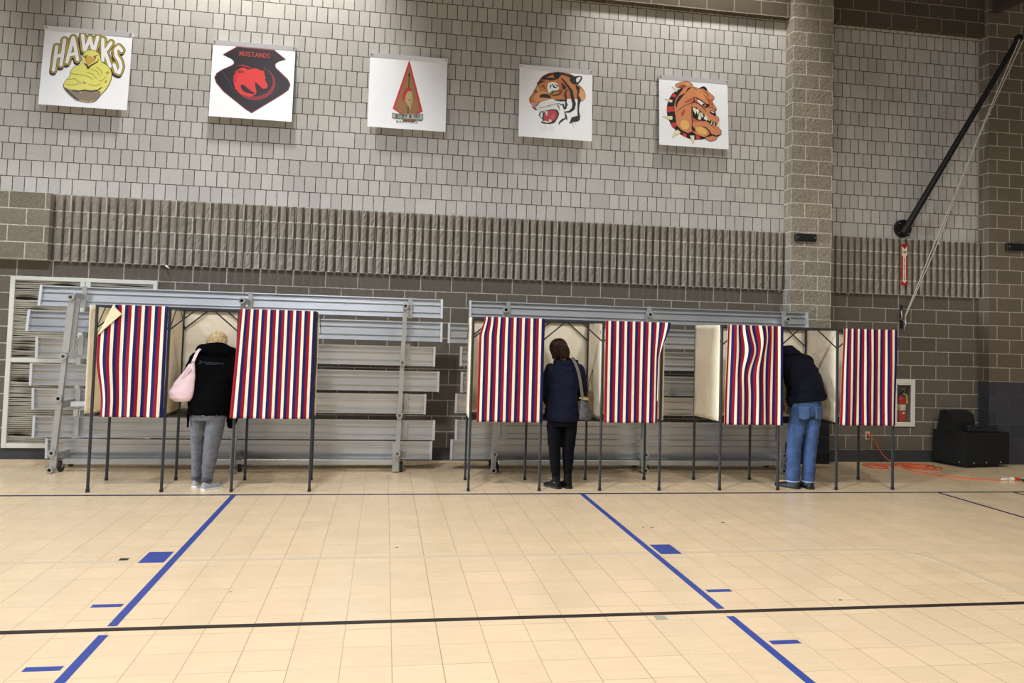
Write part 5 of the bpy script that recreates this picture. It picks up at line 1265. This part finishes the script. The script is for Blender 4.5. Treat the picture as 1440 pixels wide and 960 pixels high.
# --- man in blue jeans, right booth
p3 = thing('person', 'man in dark navy jacket and blue jeans leaning in the right booth', 'person', (4.76, 8.42, 0))
Mh = basis(.35, .55, -.15); hc = (4.61, 8.80, 1.585)
b = MB(); head(b, hc, Mh, 1.03)
limb(b, [(4.73, 8.70, 1.50), (4.65, 8.76, 1.54)], [.062, .058])
stack(b, [(4.83, 8.43, .92, .145, .11), (4.83, 8.45, 1.02, .15, .11), (4.83, 8.50, 1.18, .15, .10), (4.80, 8.58, 1.34, .17, .10), (4.77, 8.65, 1.46, .15, .08), (4.74, 8.69, 1.53, .07, .05)])
limb(b, [(4.94, 8.65, 1.42), (5.02, 8.70, 1.15), (4.90, 8.80, .93)], [.055, .043, .032]); hand(b, (4.90, 8.80, .92), (-.5, .2, -.45), (0, .3, 1), -1, .6)
limb(b, [(4.60, 8.67, 1.43), (4.52, 8.70, 1.17), (4.70, 8.82, .96)], [.055, .043, .032]); hand(b, (4.70, 8.82, .95), (.45, .25, -.4), (0, .3, 1), 1, .4)
limb(b, [(4.745, 8.43, .92), (4.69, 8.43, .5), (4.69, 8.44, .09)], [.085, .055, .04]); limb(b, [(4.915, 8.42, .92), (4.89, 8.41, .5), (4.865, 8.41, .09)], [.085, .055, .04])
limb(b, [(4.69, 8.46, .05), (4.62, 8.58, .035)], [.034, .028]); limb(b, [(4.865, 8.43, .05), (4.86, 8.57, .035)], [.034, .028])
blob('body', b, .006, M_skin, p3, 4); eyes(p3, hc, Mh, 1.03)
M_dn = mat('dark_navy_jacket', col(10, 13, 26), .85, bump=.25, bscale=60, spec=.15)
b = MB()
stack(b, [(4.86, 8.445, 1.0, .215, .165, 0, .12), (4.855, 8.45, 1.04, .222, .17, 0, .12), (4.845, 8.46, 1.14, .215, .165, 0, .06), (4.83, 8.50, 1.26, .222, .155), (4.81, 8.55, 1.37, .225, .145), (4.785, 8.60, 1.46, .215, .125), (4.755, 8.65, 1.54, .17, .10), (4.725, 8.68, 1.60, .10, .08), (4.71, 8.70, 1.63, .08, .07)], pw=2.4)
limb(b, [(4.945, 8.63, 1.435), (5.0, 8.67, 1.30), (5.02, 8.70, 1.16), (4.97, 8.75, 1.05), (4.915, 8.79, .95)], [.10, .085, .075, .065, .052])
limb(b, [(4.60, 8.65, 1.44), (4.54, 8.68, 1.30), (4.52, 8.70, 1.18), (4.58, 8.75, 1.08), (4.67, 8.80, .98)], [.10, .085, .075, .065, .052])
b.tube([(4.63, 8.42, 1.03), (4.635, 8.42, .92)], [.05, .025], 10)
blob('jacket', b, .009, M_dn, p3, 5, .012, .11)
M_bj = mat('blue_denim', col(54, 79, 122), .85, bump=.25, bscale=200, var=.32, vscale=8)
b = MB()
stack(b, [(4.83, 8.43, .83, .178, .13), (4.83, 8.43, .93, .185, .135), (4.83, 8.43, 1.02, .175, .125)])
limb(b, [(4.742, 8.43, .84), (4.722, 8.43, .68), (4.695, 8.43, .50), (4.692, 8.44, .30), (4.694, 8.445, .085)], [.100, .094, .084, .078, .078])
limb(b, [(4.918, 8.42, .84), (4.905, 8.42, .68), (4.888, 8.41, .50), (4.872, 8.41, .30), (4.868, 8.415, .085)], [.098, .088, .078, .073, .072])
jn = blob('jeans', b, .008, M_bj, p3, 4, .006, .09)
M_bjl = mat('faded_denim', col(60, 85, 124), .85, bump=.25, bscale=200, var=.2, vscale=12)
for cx2, w in ((4.745, .062), (4.935, .058)):
    b = MB(); vs = []
    for i in range(9):
        for k in range(9):
            u, v = i / 8 - .5, k / 8; x = cx2 + u * 2 * w * (1 - .06 * v) ; z = .945 - v * .135 - (.02 * (1 - abs(u) * 2) if v > .8 else 0)
            yy = 8.43 - .135 * max(0, 1 - abs((x - 4.83) / .19) ** 2.4) ** (1 / 2.4) - .012
            vs.append((x, yy, z))
    vs += [(x, y + .012, z) for x, y, z in vs]
    fs = [(i * 9 + k, i * 9 + k + 1, (i + 1) * 9 + k + 1, (i + 1) * 9 + k) for i in range(8) for k in range(8)]
    fs += [(i * 9, (i + 1) * 9, 81 + (i + 1) * 9, 81 + i * 9) for i in range(8)] + [(i * 9 + 8, 81 + i * 9 + 8, 81 + (i + 1) * 9 + 8, (i + 1) * 9 + 8) for i in range(8)]
    fs += [(k, 81 + k, 82 + k, k + 1) for k in range(8)] + [(72 + k, 73 + k, 154 + k, 153 + k) for k in range(8)]
    b.add(vs, fs, 0, True); b.build('back_pocket', M_bjl, jn)
for x, y, r_ in ((4.694, 8.445, .079), (4.868, 8.415, .073)):
    b = MB(); b.lathe((x, y, .072), [(r_ - .003, 0), (r_ + .001, .003), (r_ + .001, .014), (r_ - .003, .016)], 20); b.build('pale_hem', mat('frayed_hem', col(150, 164, 184), .9), jn)
M_bs = mat('black_shoe', col(20, 20, 22), .55)
shoe(p3, (4.735, 8.365), -.62, .30, .108, M_bs, M_soled, .085, 'shoe'); shoe(p3, (4.87, 8.335), -.05, .29, .105, M_bs, M_soled, .085, 'shoe')
M_dh = mat('dark_hair', col(30, 22, 16), .6, spec=.15, bump=.5, bscale=90, var=.25, vscale=50)
b = MB(); Mc = Vector(hc)
sph(b, Mc + Mh @ Vector((0, -.018, .036)), (.086, .103, .095), 18, Mh); sph(b, Mc + Mh @ Vector((0, -.055, -.03)), (.076, .055, .065), 14, Mh)
strands(blob('hair', b, .006, M_dh, p3, 3, .004, .02), hc, Mh, M_dh, 150, .089, .106, .098, 1.95, 8, .003)
# script lettering sewn on the black jacket, laid on the back of the cloth
def drape(mb, target, name, m, parent, off=.0025):
    """push every vertex in +y onto the surface of target (world = local + parent offset)"""
    from mathutils.bvhtree import BVHTree
    o = parent_world(target)
    T = BVHTree.FromPolygons([v.co + o for v in target.data.vertices], [list(p.vertices) for p in target.data.polygons])
    nv = []
    for x, y, z in mb.v:
        h = T.ray_cast(Vector((x, y - .5, z)), Vector((0, 1, 0)))
        nv.append((x, (h[0].y - off) if h[0] is not None else y, z))
    mb.v = nv
    return mb.build(name, m, parent)
drape(emb_mb, [c for c in p1.children if c.name.startswith('jacket')][0], 'back_embroidery', M_emb, [c for c in p1.children if c.name.startswith('jacket')][0])

# ------------------------------------------------------------------ lights of the hall
def area(name, loc, sx, sy, power, colr, rot=(0, 0, 0), spread=160):
    l = bpy.data.lights.new(name, 'AREA'); l.shape = 'RECTANGLE'; l.size = sx; l.size_y = sy; l.energy = power; l.color = colr; l.spread = math.radians(spread)
    o = bpy.data.objects.new(name, l); C.objects.link(o); o.location = loc; o.rotation_euler = rot; return o
def spot(name, loc, aim, power, colr, ang, blend, rad=.2):
    l = bpy.data.lights.new(name, 'SPOT'); l.energy = power; l.color = colr; l.spot_size = math.radians(ang); l.spot_blend = blend; l.shadow_soft_size = rad
    o = bpy.data.objects.new(name, l); C.objects.link(o); o.location = loc
    o.rotation_euler = (Vector(aim) - Vector(loc)).to_track_quat('-Z', 'Y').to_euler(); return o
WARM = (1, .97, .91); COOL = (.96, 1, 1.07); NEUT = (1, .965, .91); TUNG = (1, .89, .69)
for x, pw in ((-6.9, 620), (-1.85, 740), (4.15, 420)):
    spot('wall_wash_lamp', (x, 8.85, 8.0), (x, 10.35, 6.1), pw, WARM, 82, .5, .2)
for x, y, pw, c in ((-7.4, 3.2, 1100, COOL), (-1.7, 3.2, 1500, COOL), (4.2, 3.2, 860, NEUT), (10.0, 3.2, 560, TUNG), (-7.4, -2.4, 600, COOL), (-1.7, -2.4, 1050, COOL), (4.2, -2.4, 620, NEUT), (10.0, -2.4, 220, TUNG)):
    spot('high_bay_lamp', (x, y, 8.5), (x, y, 0), pw, c, 138, .5, .35)
area('side_window_daylight', (-14.5, 4.6, 1.6), 6.0, 2.6, 150, (.88, .95, 1.0), (math.radians(88), 0, math.radians(-90 + 9)), 31)
w = bpy.data.worlds.new('hall_air'); bpy.context.scene.world = w; w.use_nodes = True
bg = w.node_tree.nodes['Background']; bg.inputs['Color'].default_value = (.88, .95, 1.05, 1); bg.inputs['Strength'].default_value = .10

# ------------------------------------------------------------------ camera
cd = bpy.data.cameras.new('camera'); cam = bpy.data.objects.new('camera', cd); C.objects.link(cam)
R3 = Matrix(((.98671, -.03575, -.15853), (-.15994, -.04074, -.98629), (.02880, .99853, -.04591)))
cam.matrix_world = Matrix.Translation((0, 0, 1.65983)) @ R3.to_4x4()
cd.sensor_width = 36; cd.lens = 1098.63 / 1440 * 36; cd.shift_y = -(480 - 420.675) / 1440
cd.clip_start = .05; cd.clip_end = 200
sc = bpy.context.scene; sc.camera = cam
sc.view_settings.view_transform = 'Standard'; sc.view_settings.look = 'None'; sc.view_settings.gamma = 1; sc.view_settings.use_curve_mapping = False
sc.view_settings.exposure = 0.0
